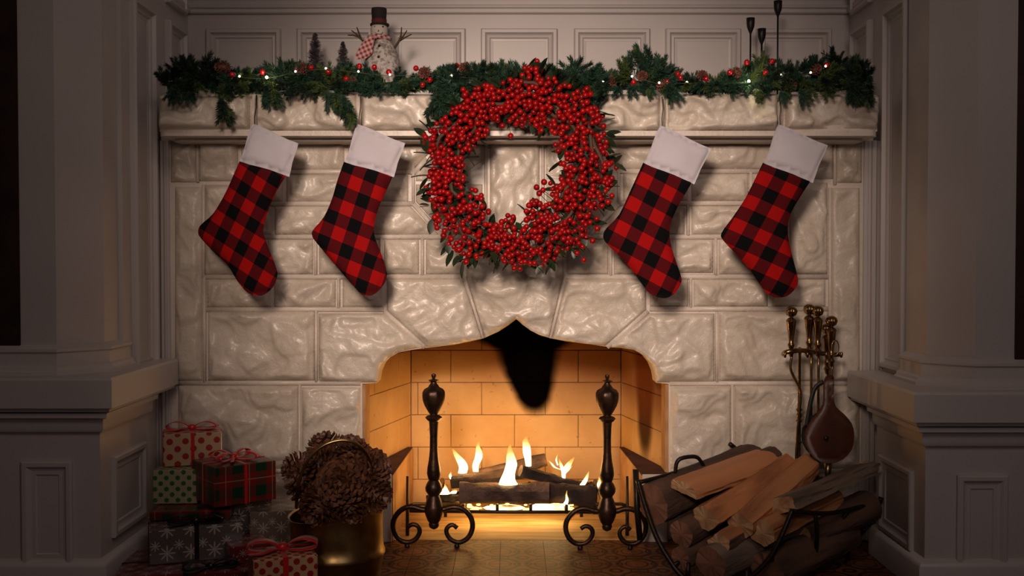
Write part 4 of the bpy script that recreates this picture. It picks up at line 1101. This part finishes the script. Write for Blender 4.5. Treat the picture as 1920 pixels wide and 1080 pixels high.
# ================================================================== GRATE, FIRE LOGS, FLAMES
gr = tag(empty('fire_grate', (0, .18, 0)), 'black iron grate bar frame holding the burning logs', 'grate')
yb0 = 0.09; z_b = U(960, 960, yb0).z
MB().tube([U(768, 958, yb0), U(960, 960, yb0), U(1160, 960, yb0)], .0058, 6).build('front_bar', MT['iron'], gr)
for px in (932, 995, 868, 1062, 1120, 800):
    a = U(px, 960, yb0); MB().tube([(a.x, yb0 - .001, a.z + .024), (a.x, yb0, a.z), (a.x, .18, a.z - .004), (a.x, .36, a.z), (a.x, .37, a.z + .04)], .0055, 5).build('cross_bar', MT['iron'], gr)
for px, t_ in ((764, 893), (1176, 893)):
    a = U(px, 990, yb0 - .04); b = U(px, t_, yb0 - .04)
    MB().tube([(a.x, a.y, 0.001), a, b], [.006, .0062, .004], 4).build('end_post', MT['iron'], gr)
MB().tube([U(764, 950, yb0 - .04), U(776, 945, .1), U(862, 945, .22)], .006, 5).tube([U(1176, 950, yb0 - .04), U(1165, 945, .1), U(1090, 945, .22)], .006, 5).build('side_bar', MT['iron'], gr)
for px in (835, 1090): a = U(px, 958, .3); MB().tube([(a.x, .3, a.z), (a.x, .3, 0.001)], .006, 5).build('leg', MT['iron'], gr)

def logmesh(A, B, rx, ry, seed, rough=.10, seg=16, rings=10, sq=None, angs=None):
    """returns side verts/faces and two end caps; sq = list of radii multipliers by angle"""
    A, B = Vector(A), Vector(B); t = (B - A).normalized(); up = Vector((0, 0, 1)); a = t.cross(up).normalized(); b = a.cross(t).normalized()
    v = []
    for i in range(rings + 1):
        s = i / rings; p = A.lerp(B, s)
        for k in range(seg):
            th = 2 * PI * k / seg; m = 1.0
            if sq: m = sq[int(k * len(sq) / seg) % len(sq)] * (1 - (k * len(sq) / seg) % 1) + sq[(int(k * len(sq) / seg) + 1) % len(sq)] * ((k * len(sq) / seg) % 1)
            m *= 1 + rough * noise.noise((math.cos(th) * 1.6 + seed, math.sin(th) * 1.6, s * 4 + seed)) * 1.6 + rough * .5 * noise.noise((math.cos(th) * 5 + seed, math.sin(th) * 5, s * 11))
            v.append(p + a * math.cos(th) * rx * m + b * math.sin(th) * ry * m)
    side = [(i * seg + k, i * seg + (k + 1) % seg, (i + 1) * seg + (k + 1) % seg, (i + 1) * seg + k) for i in range(rings) for k in range(seg)]
    return v, side, seg, rings
def firelog(pa, ya, pb, yb_, r, seed, m, lab, name='burning_log'):
    A, B = U(*pa, ya), U(*pb, yb_)
    v, side, seg, rings = logmesh(A, B, r, r * .9, seed, .16, 18, 24)
    o = mk(name, v, side + [tuple(range(seg))[::-1], tuple(rings * seg + k for k in range(seg))], m, None, 'auto')
    return tag(o, lab, 'log', 'logs burning on the grate')
firelog((862, 924), .14, (1030, 924), .13, .036, 1, MT['greylog'], 'long ashy grey burning log lying along the front of the grate')
firelog((1010, 922), .17, (1118, 932), .15, .037, 2, MT['charlog'], 'blackened burning log at the front right end of the grate')
firelog((846, 904), .20, (1000, 884), .26, .022, 3, MT['charlog'], 'dark burning log lying left behind the long grey one')
firelog((976, 882), .16, (1080, 912), .22, .020, 4, MT['charlog'], 'black burning log slanting down to the right on top')
firelog((900, 892), .30, (1024, 862), .32, .024, 5, MT['greylog'], 'brown burning log rising at the back of the pile')
firelog((1030, 905), .25, (1112, 915), .24, .018, 6, MT['greylog'], 'thin reddish burning log behind the blackened one')
firelog((800, 938), .20, (868, 930), .22, .018, 7, MT['charlog'], 'short charred burning piece by the left andiron')
em = MB()
for i in range(30):
    p = U(random.uniform(880, 1080), random.uniform(945, 957), random.uniform(.12, .26)); em.sphere(p, random.uniform(.004, .009), 6, 4, (1.5, 1, .7))
tag(em.build('glowing_embers', MT['ember'], None), 'glowing orange embers under the logs', 'embers', None, 'stuff')
fr = tag(empty('fire_flames', U(960, 950, .18)), 'bright yellow gas flames rising between the burning logs', 'fire')
def flame(pts, Y, pw=1.0):
    """pts: [(px, py, halfwidth px)] base to tip"""
    q = catmull([Vector((a, b, c)) for a, b, c in pts], 5); n = len(q); v = []; seg = 10; f = []
    mm = M(Y)
    for i, p in enumerate(q):
        c = U(p.x, p.y, Y); w_ = max(p.z, .15) * mm
        for k in range(seg):
            th = 2 * PI * k / seg; v.append((c.x + math.cos(th) * w_, c.y + math.sin(th) * w_ * .6, c.z))
    for i in range(n - 1):
        for k in range(seg): f.append((i * seg + k, i * seg + (k + 1) % seg, (i + 1) * seg + (k + 1) % seg, (i + 1) * seg + k))
    z0_, z1_ = v[0][2], v[-1][2]
    return mk('flame', v, f, MT['flame'], fr, True, lambda co, n: (co.x * 20, ((co.z - z0_) / (z1_ - z0_)) ** pw))
flame([(867, 887, 8), (869, 876, 8.5), (864, 864, 8), (856, 853, 5), (849, 842, 1.5)], .22)
flame([(892, 884, 5), (892, 872, 6), (897, 859, 7), (898, 847, 6), (896, 836, 3), (898, 826, .6)], .22)
flame([(953, 908, 18), (952, 899, 14), (955, 886, 11), (959, 870, 10.5), (957, 852, 7), (956, 840, 3.5), (957, 832, .6)], .12)
flame([(991, 876, 5), (990, 862, 6), (988, 848, 7.5), (987, 836, 7), (985, 827, 5), (987, 819, .8)], .26, 1.4)
flame([(1057, 897, 3), (1057, 888, 4), (1062, 878, 6), (1068, 868, 5), (1077, 857, .6)], .20)
flame([(1057, 893, 2.5), (1056, 882, 4), (1052, 872, 3), (1048, 860, .6)], .21)
flame([(1058, 888, 2.5), (1066, 880, 2.5), (1073, 873, .5)], .19)
flame([(1050, 880, 1.5), (1040, 876, 2), (1034, 869, 1.6), (1027, 862, .4)], .22)
flame([(1046, 872, 1.2), (1043, 862, 1.4), (1046, 851, .4)], .23)
flame([(1092, 909, 5), (1096, 903, 4.5), (1100, 895, 3), (1104, 884, .5)], .15)
flame([(1124, 916, 3), (1123, 908, 3.5), (1124, 900, 2), (1123, 894, .4)], .18)
flame([(832, 926, 12), (834, 920, 7), (835, 914, 3), (834, 907, .5)], .16)
flame([(849, 925, 6), (852, 921, 5), (854, 918, 1)], .14)
flame([(945, 952, 40), (950, 950, 30), (955, 947, 12)], .20)
flame([(1030, 954, 38), (1032, 949, 36), (1034, 944, 28), (1040, 939, 8)], .22, 2.0)
flame([(1058, 948, 5), (1063, 938, 3), (1062, 928, 1.5), (1063, 920, .4)], .12)
flame([(846, 898, 2), (844, 892, 2.5), (846, 884, .4)], .2)

# ================================================================== BRASS BUCKET OF CONES
YK = -0.40
kc = U(632, 1080, YK); kc.z = 0
bu = tag(empty('brass_coal_scuttle', kc), 'round brass bucket with hoop handle, filled with pinecones beside the hearth', 'bucket')
Rb = 88 * M(YK)
seg = 40; v = []; f = []
rows = [(.80, 0.0), (.93, .004), (.95, .012), (.93, .020), (.97, .035), (1.0, .066), (1.03, .070), (1.03, .078), (1.0, .084), (.98, .11), (.98, .14)]
zlo = U(600, 990, YK - Rb).z; zhi = U(718, 944, YK).z
def rimz(th):
    x, y = math.cos(th), math.sin(th)
    return zlo + .004 + (zhi - zlo) * (.5 + .5 * max(-1, min(1, (x * 1.0 + y * .35)))) * 1.05
for r, z in rows:
    for k in range(seg):
        th = 2 * PI * k / seg; v.append((kc.x + Rb * r * math.cos(th), YK + Rb * r * math.sin(th), z * 1.0))
zb_ = rows[-1][1]
for i, (r, t) in enumerate(((.985, .5), (1.0, .9), (1.03, .97), (1.045, 1.0), (1.03, 1.01), (.99, .96))):
    for k in range(seg):
        th = 2 * PI * k / seg; z = zb_ * .8 + (rimz(th) - zb_ * .8) * t
        v.append((kc.x + Rb * r * math.cos(th), YK + Rb * r * math.sin(th), max(z, zb_ + .001 * i)))
for k in range(seg):
    th = 2 * PI * k / seg; v.append((kc.x + Rb * .9 * math.cos(th), YK + Rb * .9 * math.sin(th), .05))
nrow = len(v) // seg
for i in range(nrow - 1):
    for k in range(seg): f.append((i * seg + k, i * seg + (k + 1) % seg, (i + 1) * seg + (k + 1) % seg, (i + 1) * seg + k))
f.append(tuple(range(seg))[::-1]); f.append(tuple((nrow - 1) * seg + k for k in range(seg)))
mk('bucket_body', v, f, MT['brass'], bu, 'auto')
hp = catmull([U(a, b, y) for a, b, y in ((556, 952, -.48), (557, 925, -.52), (563, 895, -.545), (578, 862, -.56), (602, 838, -.565), (634, 826, -.56), (662, 829, -.55), (683, 845, -.53), (697, 870, -.50), (705, 900, -.46), (709, 935, -.42))], 4)
MB().tube(hp, .0048, 8).build('handle', MT['brass'], bu)
ck = None
rk = random.Random(4)
for px, py, y, s, d, lab in (
    (640, 905, -.50, 1.15, (.1, -1, .1), 'large open pinecone facing forward in the middle of the brass bucket'),
    (692, 880, -.46, 1.0, (.5, -.7, .3), 'pinecone at the right side of the bucket, by the firebox jamb'),
    (604, 872, -.45, 1.0, (-.4, -.6, .4), 'pinecone behind the brass hoop handle, upper left of the heap'),
    (655, 856, -.43, 1.0, (.2, -.4, .8), 'pinecone under the highest point of the brass hoop handle'),
    (612, 845, -.36, .95, (-.3, 0, 1), 'topmost pinecone standing behind the brass hoop handle'),
    (575, 905, -.42, 1.0, (-.8, -.5, .2), 'pinecone at the far left of the bucket, next to the tartan gift'),
    (602, 948, -.50, 1.0, (-.3, -.8, -.4), 'pinecone low at the front rim of the bucket, above the small dotted gift'),
    (696, 925, -.47, .95, (.7, -.6, -.1), 'pinecone resting on the raised right rim of the bucket'),
    (655, 948, -.49, .9, (.2, -.9, -.5), 'pinecone half sunk at the front right rim of the bucket'),
    (560, 880, -.36, .85, (-.9, -.2, .3), 'dim pinecone at the back left rim of the bucket'),
    (638, 890, -.38, 1.2, (0, 0, 1), 'pinecone buried deep in the centre of the bucket heap')):
    if ck is None: ck = conemesh(.085, .052, 84, 1.0, 5).build('pinecone', MT['cone'], None, False); o = ck
    else: o = ck.copy(); C.objects.link(o)
    tag(o, lab, 'pinecone', 'pinecones heaped in the brass bucket')
    o.matrix_world = Matrix.Translation(U(px, py, y)) @ orient(d, rk.uniform(0, 6)) @ Matrix.Scale(s, 4)
    o.matrix_basis = o.matrix_world.copy()

# ================================================================== GIFTS
def strip(mb, path, wv, th=.0008):
    P = [Vector(p) for p in path]; W = [Vector(w_) for w_ in wv] if isinstance(wv, list) else [Vector(wv)] * len(P); n = len(P); v = []; f = []
    for i, p in enumerate(P):
        t = (P[min(i + 1, n - 1)] - P[max(i - 1, 0)]).normalized(); nn = W[i].cross(t).normalized() * th
        v += [p - W[i] + nn, p + W[i] + nn, p + W[i] - nn, p - W[i] - nn]
    for i in range(n - 1):
        for k in range(4): f.append((i * 4 + k, i * 4 + (k + 1) % 4, (i + 1) * 4 + (k + 1) % 4, (i + 1) * 4 + k))
    f += [(0, 1, 2, 3), ((n - 1) * 4 + 3, (n - 1) * 4 + 2, (n - 1) * 4 + 1, (n - 1) * 4)]
    return mb.add(v, f)
def bow(root, c, size, m, rot=0.0, loops=2, w_=.008, name='bow'):
    c = Vector(c); bo = MB().sphere(c + Vector((0, 0, size * .10)), size * .13, 10, 6, (1.2, 1, .9)).build(name, m, root)
    for i in range(loops):
        a = rot + (PI * i if loops == 2 else 2 * PI * i / loops + .2 * (i % 2)); d = Vector((math.cos(a), math.sin(a), 0)); s = Vector((-d.y, d.x, 0))
        path = [c + d * (size * x) + Vector((0, 0, size * z)) for x, z in ((0, .08), (.25, .24), (.55, .30), (.82, .20), (.80, .08), (.5, .03), (.2, .03), (0, .06))]
        path = catmull(path, 3); n = len(path)
        W = [(s * (w_ * (.5 + 1.3 * math.sin(PI * min(1, k / (n - 1))))) + d * (.2 * w_)) for k in range(n)]
        mb = MB(); strip(mb, path, W); mb.build('loop', m, bo)
    for i in range(2):
        a = rot + PI * i + .55; d = Vector((math.cos(a), math.sin(a), 0)); s = Vector((-d.y, d.x, 0)) * w_ * .8
        mb = MB(); strip(mb, catmull([c + d * (size * x) + Vector((0, 0, size * z)) for x, z in ((0, .06), (.3, .10), (.6, .05), (.95, .09))], 3), s); mb.build('tail', m, bo)
    return bo
def gift(center, w_, d_, h_, rot, paper, lab, rib=None, ribw=.006, bowsize=None, both=True, bowrot=0.3, bw=.008, loops=2, bowoff=(0, 0)):
    root = tag(empty('gift_box', center), lab, 'gift'); c = Vector(center)
    MB().box((c.x - w_ / 2, c.y - d_ / 2, c.z + .0004), (c.x + w_ / 2, c.y + d_ / 2, c.z + h_), .0025).build('wrapping_paper', MT[paper], root, False, boxuv)
    if rib:
        e = .0012
        rb = MB().box((c.x - ribw, c.y - d_ / 2 - e, c.z + .0004), (c.x + ribw, c.y + d_ / 2 + e, c.z + h_ + e))
        rb.build('ribbon', MT[rib], root, False)
        if both: MB().box((c.x - w_ / 2 - e, c.y - ribw, c.z + .0004), (c.x + w_ / 2 + e, c.y + ribw, c.z + h_ + e * 1.1)).build('ribbon', MT[rib], root, False)
        if bowsize: bow(root, (c.x + bowoff[0], c.y + bowoff[1], c.z + h_ + e), bowsize, MT[rib], bowrot - rot, loops, bw)
    root.rotation_euler = (0, 0, rot)
    return root
def at(px, dist): return (px - 960) * dist / F
R = math.radians
g1 = (at(372, 3.02), 3.02 - 3.33)
# bottom wide box
gift((-.88, -.42, 0), .36, .26, .055, R(10), 'flakes_red', 'wide flat red and white printed gift at the bottom of the stack, black ribbon', 'bribbon', .006, .085, True, .4, .011, 2, (.06, -.10))
gift((-.890, -.355, .0555), .245, .175, .097, R(20), 'flakes', 'grey snowflake wrapped gift with black ribbon in the middle of the stack', 'bribbon', .006, .085, True, .2, .010, 2, (.0, -.058))
gift((-.700, -.22, 0), .135, .20, .165, R(14), 'flakes_tan', 'dim tan snowflake gift standing behind the stack beside the bucket')
gift((-.735, -.40, 0.0555), .11, .12, .05, R(25), 'flakes_red', 'small red and white printed gift tucked left of the bucket')
gift((-.905, -.30, .153), .22, .15, .026, R(5), 'tartan', 'thin flat dark gift lying between the snowflake and green dotted gifts')
gift((-.968, -.235, .180), .125, .12, .098, R(4), 'greendots', 'cream gift with green dots, beneath the red dotted gift')
gift((-.948, -.180, .279), .165, .115, .095, R(18), 'reddots', 'kraft gift with large red dots and red bow, top of the stack', 'ribbon', .005, .085, True, .1, .008)
gift((-.800, -.275, .192), .185, .165, .112, R(38), 'tartan', 'dark red and green tartan gift with red ribbon on the stack', 'ribbon', .004, .085, True, 1.2, .006, 4)
gift((-.588, -.615, 0), .160, .12, .132, R(20), 'reddots_small', 'small kraft gift with red dots and red bow in front of the bucket', 'ribbon', .007, .105, False, .25, .014)
gift((-.80, -.21, 0), .12, .17, .190, R(40), 'flakes', 'grey snowflake gift hidden upright beneath the tartan gift')

# ================================================================== FIREWOOD HOLDER AND LOGS
def bar(mb, pts, r=.0068, seg=6, k=4):
    return mb.tube(catmull([U(a, b, d - 3.33) for a, b, d in pts], k), r, seg)
hl = tag(empty('firewood_cradle', (U(1420, 1070, -.35).x, -.35, 0)), 'black wrought iron firewood cradle with loop handle holding split logs', 'log holder')
bar(MB(), [(1196, 900, 2.98), (1207, 940, 2.97), (1228, 1000, 2.95), (1252, 1045, 2.93), (1285, 1085, 2.90), (1340, 1100, 2.86), (1400, 1085, 2.83), (1440, 1050, 2.82), (1465, 1005, 2.82), (1486, 955, 2.83)], .0075).build('front_hoop', MT['iron'], hl)
bar(MB(), [(1368, 832, 3.24), (1385, 850, 3.25), (1405, 900, 3.25), (1450, 980, 3.2), (1530, 1035, 3.15), (1590, 1020, 3.12), (1635, 975, 3.1), (1652, 932, 3.1)], .0075).build('rear_hoop', MT['iron'], hl)
for pts in ([(1196, 905, 2.99), (1270, 885, 3.08), (1385, 842, 3.25)], [(1486, 958, 2.83), (1560, 962, 2.95), (1652, 940, 3.1)], [(1440, 1050, 2.82), (1530, 1030, 2.95), (1630, 985, 3.1)], [(1262, 1060, 2.92), (1340, 1020, 3.05), (1440, 975, 3.2)], [(1380, 1092, 2.84), (1460, 1075, 2.98), (1560, 1030, 3.13)]):
    bar(MB(), pts, .0065).build('side_rail', MT['iron'], hl)
bar(MB(), [(1528, 962, 2.90), (1532, 1000, 2.90), (1530, 1040, 2.92)], .006).build('upright', MT['iron'], hl)
bar(MB(), [(1590, 958, 3.0), (1560, 1000, 3.0), (1545, 1030, 2.97)], .006).build('upright', MT['iron'], hl)
bar(MB(), [(1266, 888, 3.06), (1268, 870, 3.06), (1276, 860, 3.06), (1296, 856, 3.07), (1308, 858, 3.08), (1316, 868, 3.09), (1320, 876, 3.1)], .006, 6, 3).build('handle', MT['iron'], hl)
MB().tube([U(1192, 880, -.30), U(1194, 950, -.32), U(1200, 1012, -.32)], .0085, 4).build('corner_post', MT['iron'], hl)
for px, d in ((1290, 2.9), (1400, 2.83), (1590, 3.12), (1470, 3.2)):
    a = U(px, 1060, d - 3.33); MB().tube([(a.x, a.y, 0), (a.x, a.y, max(.03, .05))], .007, 6).build('foot', MT['iron'], hl)
SHAPES = {  # cross-sections of split pieces: corner list, and for every side 'b' bark or 's' split
    'wedge': ([(-1.0, -.35), (.15, -.75), (1.0, -.25), (.55, .62), (-.35, .72)], 'bbsss'),
    'flat': ([(-1.05, -.30), (.95, -.45), (1.05, .25), (-.10, .62), (-.95, .35)], 'bbsss'),
    'half': ([(-1.0, -.2), (-.55, -.75), (.35, -.85), (.98, -.3), (.62, .55), (-.55, .65)], 'bbbsss'),
    'slab': ([(-1.1, -.35), (1.0, -.5), (1.12, .30), (.1, .62), (-1.0, .48)], 'sbsss'),
    'five': ([(-.95, -.35), (-.1, -.95), (.9, -.5), (.85, .55), (-.15, .95), (-.95, .45)], 'bbssss'),
}
def wood(pa, da, pb, db, rpx, seed, kind, lab, shape=None, flat=1.0, mats=('bark', 'split', 'cutend'), roll=0.0):
    A, B = U(*pa, da - 3.33), U(*pb, db - 3.33); r = rpx * 1.08 * da / F
    rings = 40; ax = (B - A); Ln = ax.length
    root = tag(empty('firewood_log', (0, 0, 0)), lab, 'log', 'firewood logs stacked in the iron cradle')
    sec = []; side = []
    if shape:
        cs, sd = SHAPES[shape]; n = len(cs)
        for k in range(n):
            a, b = Vector(cs[k]), Vector(cs[(k + 1) % n]); m = 7
            for q in range(m): sec.append(a.lerp(b, q / m)); side.append(sd[k])
    else:
        for k in range(36): sec.append(Vector((math.cos(2 * PI * k / 36), math.sin(2 * PI * k / 36)))); side.append('b')
    seg = len(sec); v = []
    for i in range(rings + 1):
        s = i / rings; bend = .10 * r * math.sin(s * 3 + seed)
        for k in range(seg):
            p = sec[k]; z = s * Ln
            if side[k] == 's':                 # torn fibres: long ridges along the grain
                g = .10 * noise.noise((p.x * 5 + seed, p.y * 5, z * 5)) + .07 * noise.noise((p.x * 11, p.y * 11 + seed, z * 12)) + .03 * noise.noise((p.x * 26, p.y * 26, z * 40))
            else:
                g = .07 * noise.noise((p.x * 1.6 + seed, p.y * 1.6, z * 6)) + .06 * noise.noise((p.x * 5, p.y * 5 + seed, z * 14)) + .035 * noise.noise((p.x * 12, p.y * 12, z * 50 + seed))
            m_ = 1 + g + .05 * math.sin(seed * 3 + s * 4)
            zz2 = z
            if i == rings and kind == 'jag': zz2 += .30 * Ln * noise.noise((p.x * 3, seed, p.y * 3)) * (1 if i == rings else 0)
            if i in (0, rings): zz2 += .004 * noise.noise((p.x * 3, p.y * 3, seed)); m_ *= .97
            v.append((p.x * r * m_ + bend, p.y * r * m_ * flat, zz2))
    side_b, side_s = [], []
    for i in range(rings):
        for k in range(seg):
            (side_s if side[k] == 's' else side_b).append((i * seg + k, i * seg + (k + 1) % seg, (i + 1) * seg + (k + 1) % seg, (i + 1) * seg + k))
    cap, cap2 = [], []
    v.append((.1 * r * math.sin(seed), 0, .001)); v.append((0, 0, Ln)); ca, cb = len(v) - 2, len(v) - 1
    for k in range(seg): cap.append((ca, (k + 1) % seg, k)); cap2.append((cb, rings * seg + k, rings * seg + (k + 1) % seg))
    for nm_, fs, m in (('bark', side_b, mats[0]), ('split_face', side_s, mats[1]), ('cut_end', cap, mats[2]), ('cut_end', cap2, mats[2])):
        if fs:
            used = sorted({i for q in fs for i in q}); mp = {a: b for b, a in enumerate(used)}
            mk(nm_, [v[i] for i in used], [tuple(mp[i] for i in q) for q in fs], MT[m], root, 'auto' if nm_ != 'cut_end' else False)
    # frame: z along the log, x sideways, y up
    zx = ax.normalized(); xx = zx.cross(Vector((0, 0, -1))).normalized(); yy = zx.cross(xx)
    mrot = Matrix((xx, yy, zx)).transposed()
    if mrot.determinant() < 0: mrot = Matrix((-xx, yy, zx)).transposed()
    root.rotation_mode = 'QUATERNION'; root.rotation_quaternion = mrot.to_quaternion() @ Matrix.Rotation(roll, 3, 'Z').to_quaternion(); root.location = A
    return root
W_ = wood
W_((1226, 946), 2.99, (1410, 868), 3.24, 38, 1, '', 'thick dark bark log at the back left of the cradle, next to the andiron', mats=('bark', 'bark', 'cutendred'))
W_((1284, 918), 2.93, (1440, 858), 3.15, 30, 2, '', 'pale orange split wedge log lying on top with a smooth flat face', 'flat', .8, ('splitred', 'splitsmooth', 'cutend'), roll=.25)
W_((1322, 972), 2.91, (1478, 874), 3.13, 33, 3, '', 'reddish split log with rough knobbly face in the middle of the heap', 'wedge', 1.0, ('splitred', 'splitred', 'cutend'), roll=-.3)
W_((1384, 985), 2.90, (1512, 872), 3.12, 33, 4, '', 'orange split log with ragged face and pale end beside the middle log', 'half', 1.0, ('splitred', 'split', 'cutend'), roll=-.5)
W_((1456, 952), 2.90, (1618, 884), 3.12, 38, 5, 'jag', 'grey weathered slab log with splintered far end at the right', 'slab', .72, ('barkgrey', 'barkgrey', 'cutend'), roll=-.35)
W_((1345, 1020), 2.88, (1470, 950), 3.10, 30, 6, '', 'cream split log with square cut end, lower middle of the cradle', 'half', .9, ('bark', 'split', 'cutend'), roll=-.6)
W_((1430, 1000), 2.86, (1560, 935), 3.08, 27, 7, '', 'stout log with pale many-sided cut end, below the grey slab', 'five', 1.0, ('bark', 'split', 'cutend'))
W_((1335, 1058), 2.86, (1480, 990), 3.08, 36, 8, '', 'grey bark log with a dark end at the bottom of the cradle', None, .9, ('barkgrey', 'split', 'cutendred'))
W_((1278, 1002), 2.93, (1400, 930), 3.14, 24, 9, '', 'small reddish log wedged at the left, below the thick bark log', None, 1, ('bark', 'split', 'cutendred'))
W_((1275, 1048), 2.93, (1390, 980), 3.12, 22, 10, '', 'slim dark reddish log low at the left hoop of the cradle', None, 1, ('bark', 'split', 'cutendred'))
W_((1435, 1070), 2.86, (1590, 1000), 3.08, 36, 11, '', 'large dim log on the cradle floor at the right of the grey bark log', None, .9, ('bark', 'split', 'cutendred'))
W_((1500, 1005), 2.98, (1632, 948), 3.10, 30, 12, '', 'shadowed log behind the iron uprights at the right side', None, .9, ('bark', 'split', 'cutend'))
W_((1345, 893), 3.12, (1450, 850), 3.27, 20, 13, '', 'dark curved log at the very back, against the stone jamb', None, .7, ('bark', 'bark', 'cutendred'))

# ================================================================== FIRE TOOLS
YT = -0.11
tc = U(1515, 1000, YT); tc.z = 0
def handle_set(mb_knob, cx, ytop, Y):
    pass
def tool(name, cx, ytop, Y, shaft, lab, end=None):
    c = U(cx, ytop, Y); r = tag(empty(name, U(cx, ytop + 90, Y)), lab, 'fire tool', 'brass fireplace tools on the stand')
    mm = M(Y)
    lat('knob', [(3.5, ytop + 20), (8, ytop + 17), (10, ytop + 12), (10.3, ytop + 9), (8.5, ytop + 4), (4, ytop + .5), (1, ytop)], cx, MT['toolbrass'], r, 32, Y, None, 12, .10)
    lat('grip', [(3, ytop + 95), (5.5, ytop + 88), (7, ytop + 85), (4, ytop + 80), (5.5, ytop + 76), (7, ytop + 73), (4.5, ytop + 68), (5, ytop + 62), (8.8, ytop + 30), (10, ytop + 28), (8, ytop + 24), (3, ytop + 21), (3, ytop + 18)], cx, MT['toolbrass'], r, 16, Y)
    MB().tube(catmull([U(a, b, Y + e) for a, b, e in shaft], 3), .0042, 8).build('shaft', MT['toolbrass'], r)
    if end: end(r)
    return r
ts = tag(empty('tool_stand', tc), 'brass fire tool stand with curved bracket and slim pole against the jamb', 'stand')
MB().tube(catmull([U(a, b, y) for a, b, y in ((1468, 664, -.14), (1475, 660, -.17), (1503, 657, -.16), (1530, 661, -.13), (1560, 665, -.13), (1579, 664, -.15))], 4), .0058, 8, flat=1.3).build('bracket', MT['toolbrass'], ts)
mmT = M(YT - .03)
lat('pole', [(3.2, 860), (3.2, 832), (6, 829), (3.4, 826), (3.4, 792), (6.5, 789), (3.5, 785), (5.5, 778), (3.5, 772), (6.5, 768), (3.2, 764), (3.0, 664), (5, 660), (5, 655), (2, 651)], 1503, MT['toolbrass'], ts, 12, YT - .03, zb=.012)
MB().lathe([(.09, 0), (.09, .006), (.07, .012), (.012, .018)], (U(1503, 900, YT - .03).x, YT - .03, 0), 28).build('base', MT['toolbrass'], ts)
for px in (1470, 1512, 1547, 1575): a = U(px, 668, -.16); MB().tube([a + Vector((0, .01, .006)), a + Vector((0, -.012, 0)), a + Vector((0, -.014, .012))], .004, 6).build('hook', MT['toolbrass'], ts)
tool('fire_poker', 1487, 574, -.15, [(1485, 665, 0), (1482, 690, 0), (1491, 712, 0), (1500, 730, 0), (1501, 750, 0), (1496, 800, 0), (1493, 860, 0), (1493, 900, 0)], 'brass fire poker with kinked shaft, leftmost on the stand')
def brush_end(r): a = U(1521, 900, -.12); MB().lathe([(.018, a.z - .05), (.022, a.z), (.010, a.z + .03)], (a.x, a.y, 0), 16).build('brush_head', MT['black'], r)
tool('hearth_brush', 1521, 570, -.12, [(1521, 660, 0), (1521, 760, 0), (1521, 900, 0)], 'tallest brass handled hearth tool in the middle of the stand', brush_end)
def shovel_end(r): a = U(1534, 900, -.135); MB().box((a.x - .03, a.y - .004, .05), (a.x + .03, a.y + .004, a.z + .01), .003).build('shovel_blade', MT['toolbrass'], r)
tool('fire_shovel', 1537, 573, -.135, [(1535, 664, 0), (1534, 760, 0), (1533, 900, 0)], 'brass hearth shovel close beside the tallest tool', shovel_end)
tool('fire_tongs', 1563, 592, -.15, [(1561, 684, 0), (1558, 720, 0), (1556, 800, .02), (1554, 880, .03)], 'brass handled tool leaning in front, above the bellows neck')
tool('log_fork', 1555, 606, -.12, [(1553, 698, 0), (1550, 760, 0), (1548, 880, .02)], 'shorter brass handled tool half hidden behind the front one')
MB().tube([U(1566 + 7 * math.cos(t), 652 + 14 * math.sin(t), -.165) for t in np.linspace(0, 2 * PI, 14, endpoint=False)], .0016, 6, closed=True).build('ring', MT['toolbrass'], ts)

# bellows
YE = -0.24
be = tag(empty('fire_bellows', U(1553, 815, YE)), 'dark mahogany hearth bellows with black leather hanging below the tools', 'bellows')
BO = [(1544, 709), (1556, 706), (1561, 714), (1560, 745), (1564, 765), (1578, 778), (1594, 797), (1599, 820), (1594, 843), (1578, 860), (1556, 868), (1535, 864), (1516, 848), (1507, 825), (1509, 803), (1521, 784), (1535, 768), (1541, 750), (1541, 725)]
def bw(dx, y, th, m, name):
    P = [Vector((q.x, q.z)) for q in (U(a + dx, b, YE) for a, b in BO)]
    return pillow([tuple(p) for p in catmull(P, 2, True)], y, th, m, name, be, step=.014, wr=0, bulge=.006)
bw(0, YE - .012, .006, MT['mahogany'], 'front_board')
bw(10, YE + .035, .006, MT['mahogany'], 'rear_board')
P = [Vector((q.x, q.z)) for q in (U(1554 + 50 * math.cos(t), 818 + 46 * math.sin(t), YE) for t in np.linspace(0, 2 * PI, 20, endpoint=False))]
pillow([tuple(p) for p in P], YE + .012, .021, MT['leather'], 'leather', be, step=.014, wr=.002, bulge=.012)
MB().tube(catmull([U(a, b, YE - .005) for a, b in ((1544, 716), (1530, 725), (1522, 745), (1516, 775), (1512, 800))], 4), .0035, 6, flat=2.0).build('strap', MT['leather'], be)
MB().lathe([(.004, -.004), (.0075, 0), (.006, .004)], (0, 0, 0), 10).xf(Matrix.Translation(U(1549, 822, YE - .019)) @ Matrix.Rotation(PI / 2, 4, 'X')).build('air_hole', MT['black'], be)
MB().tube([U(1553, 864, YE + .01), U(1552, 890, YE + .01), U(1551, 915, YE + .012)], [.013, .008, .005], 10).build('nozzle', MT['toolbrass'], be)
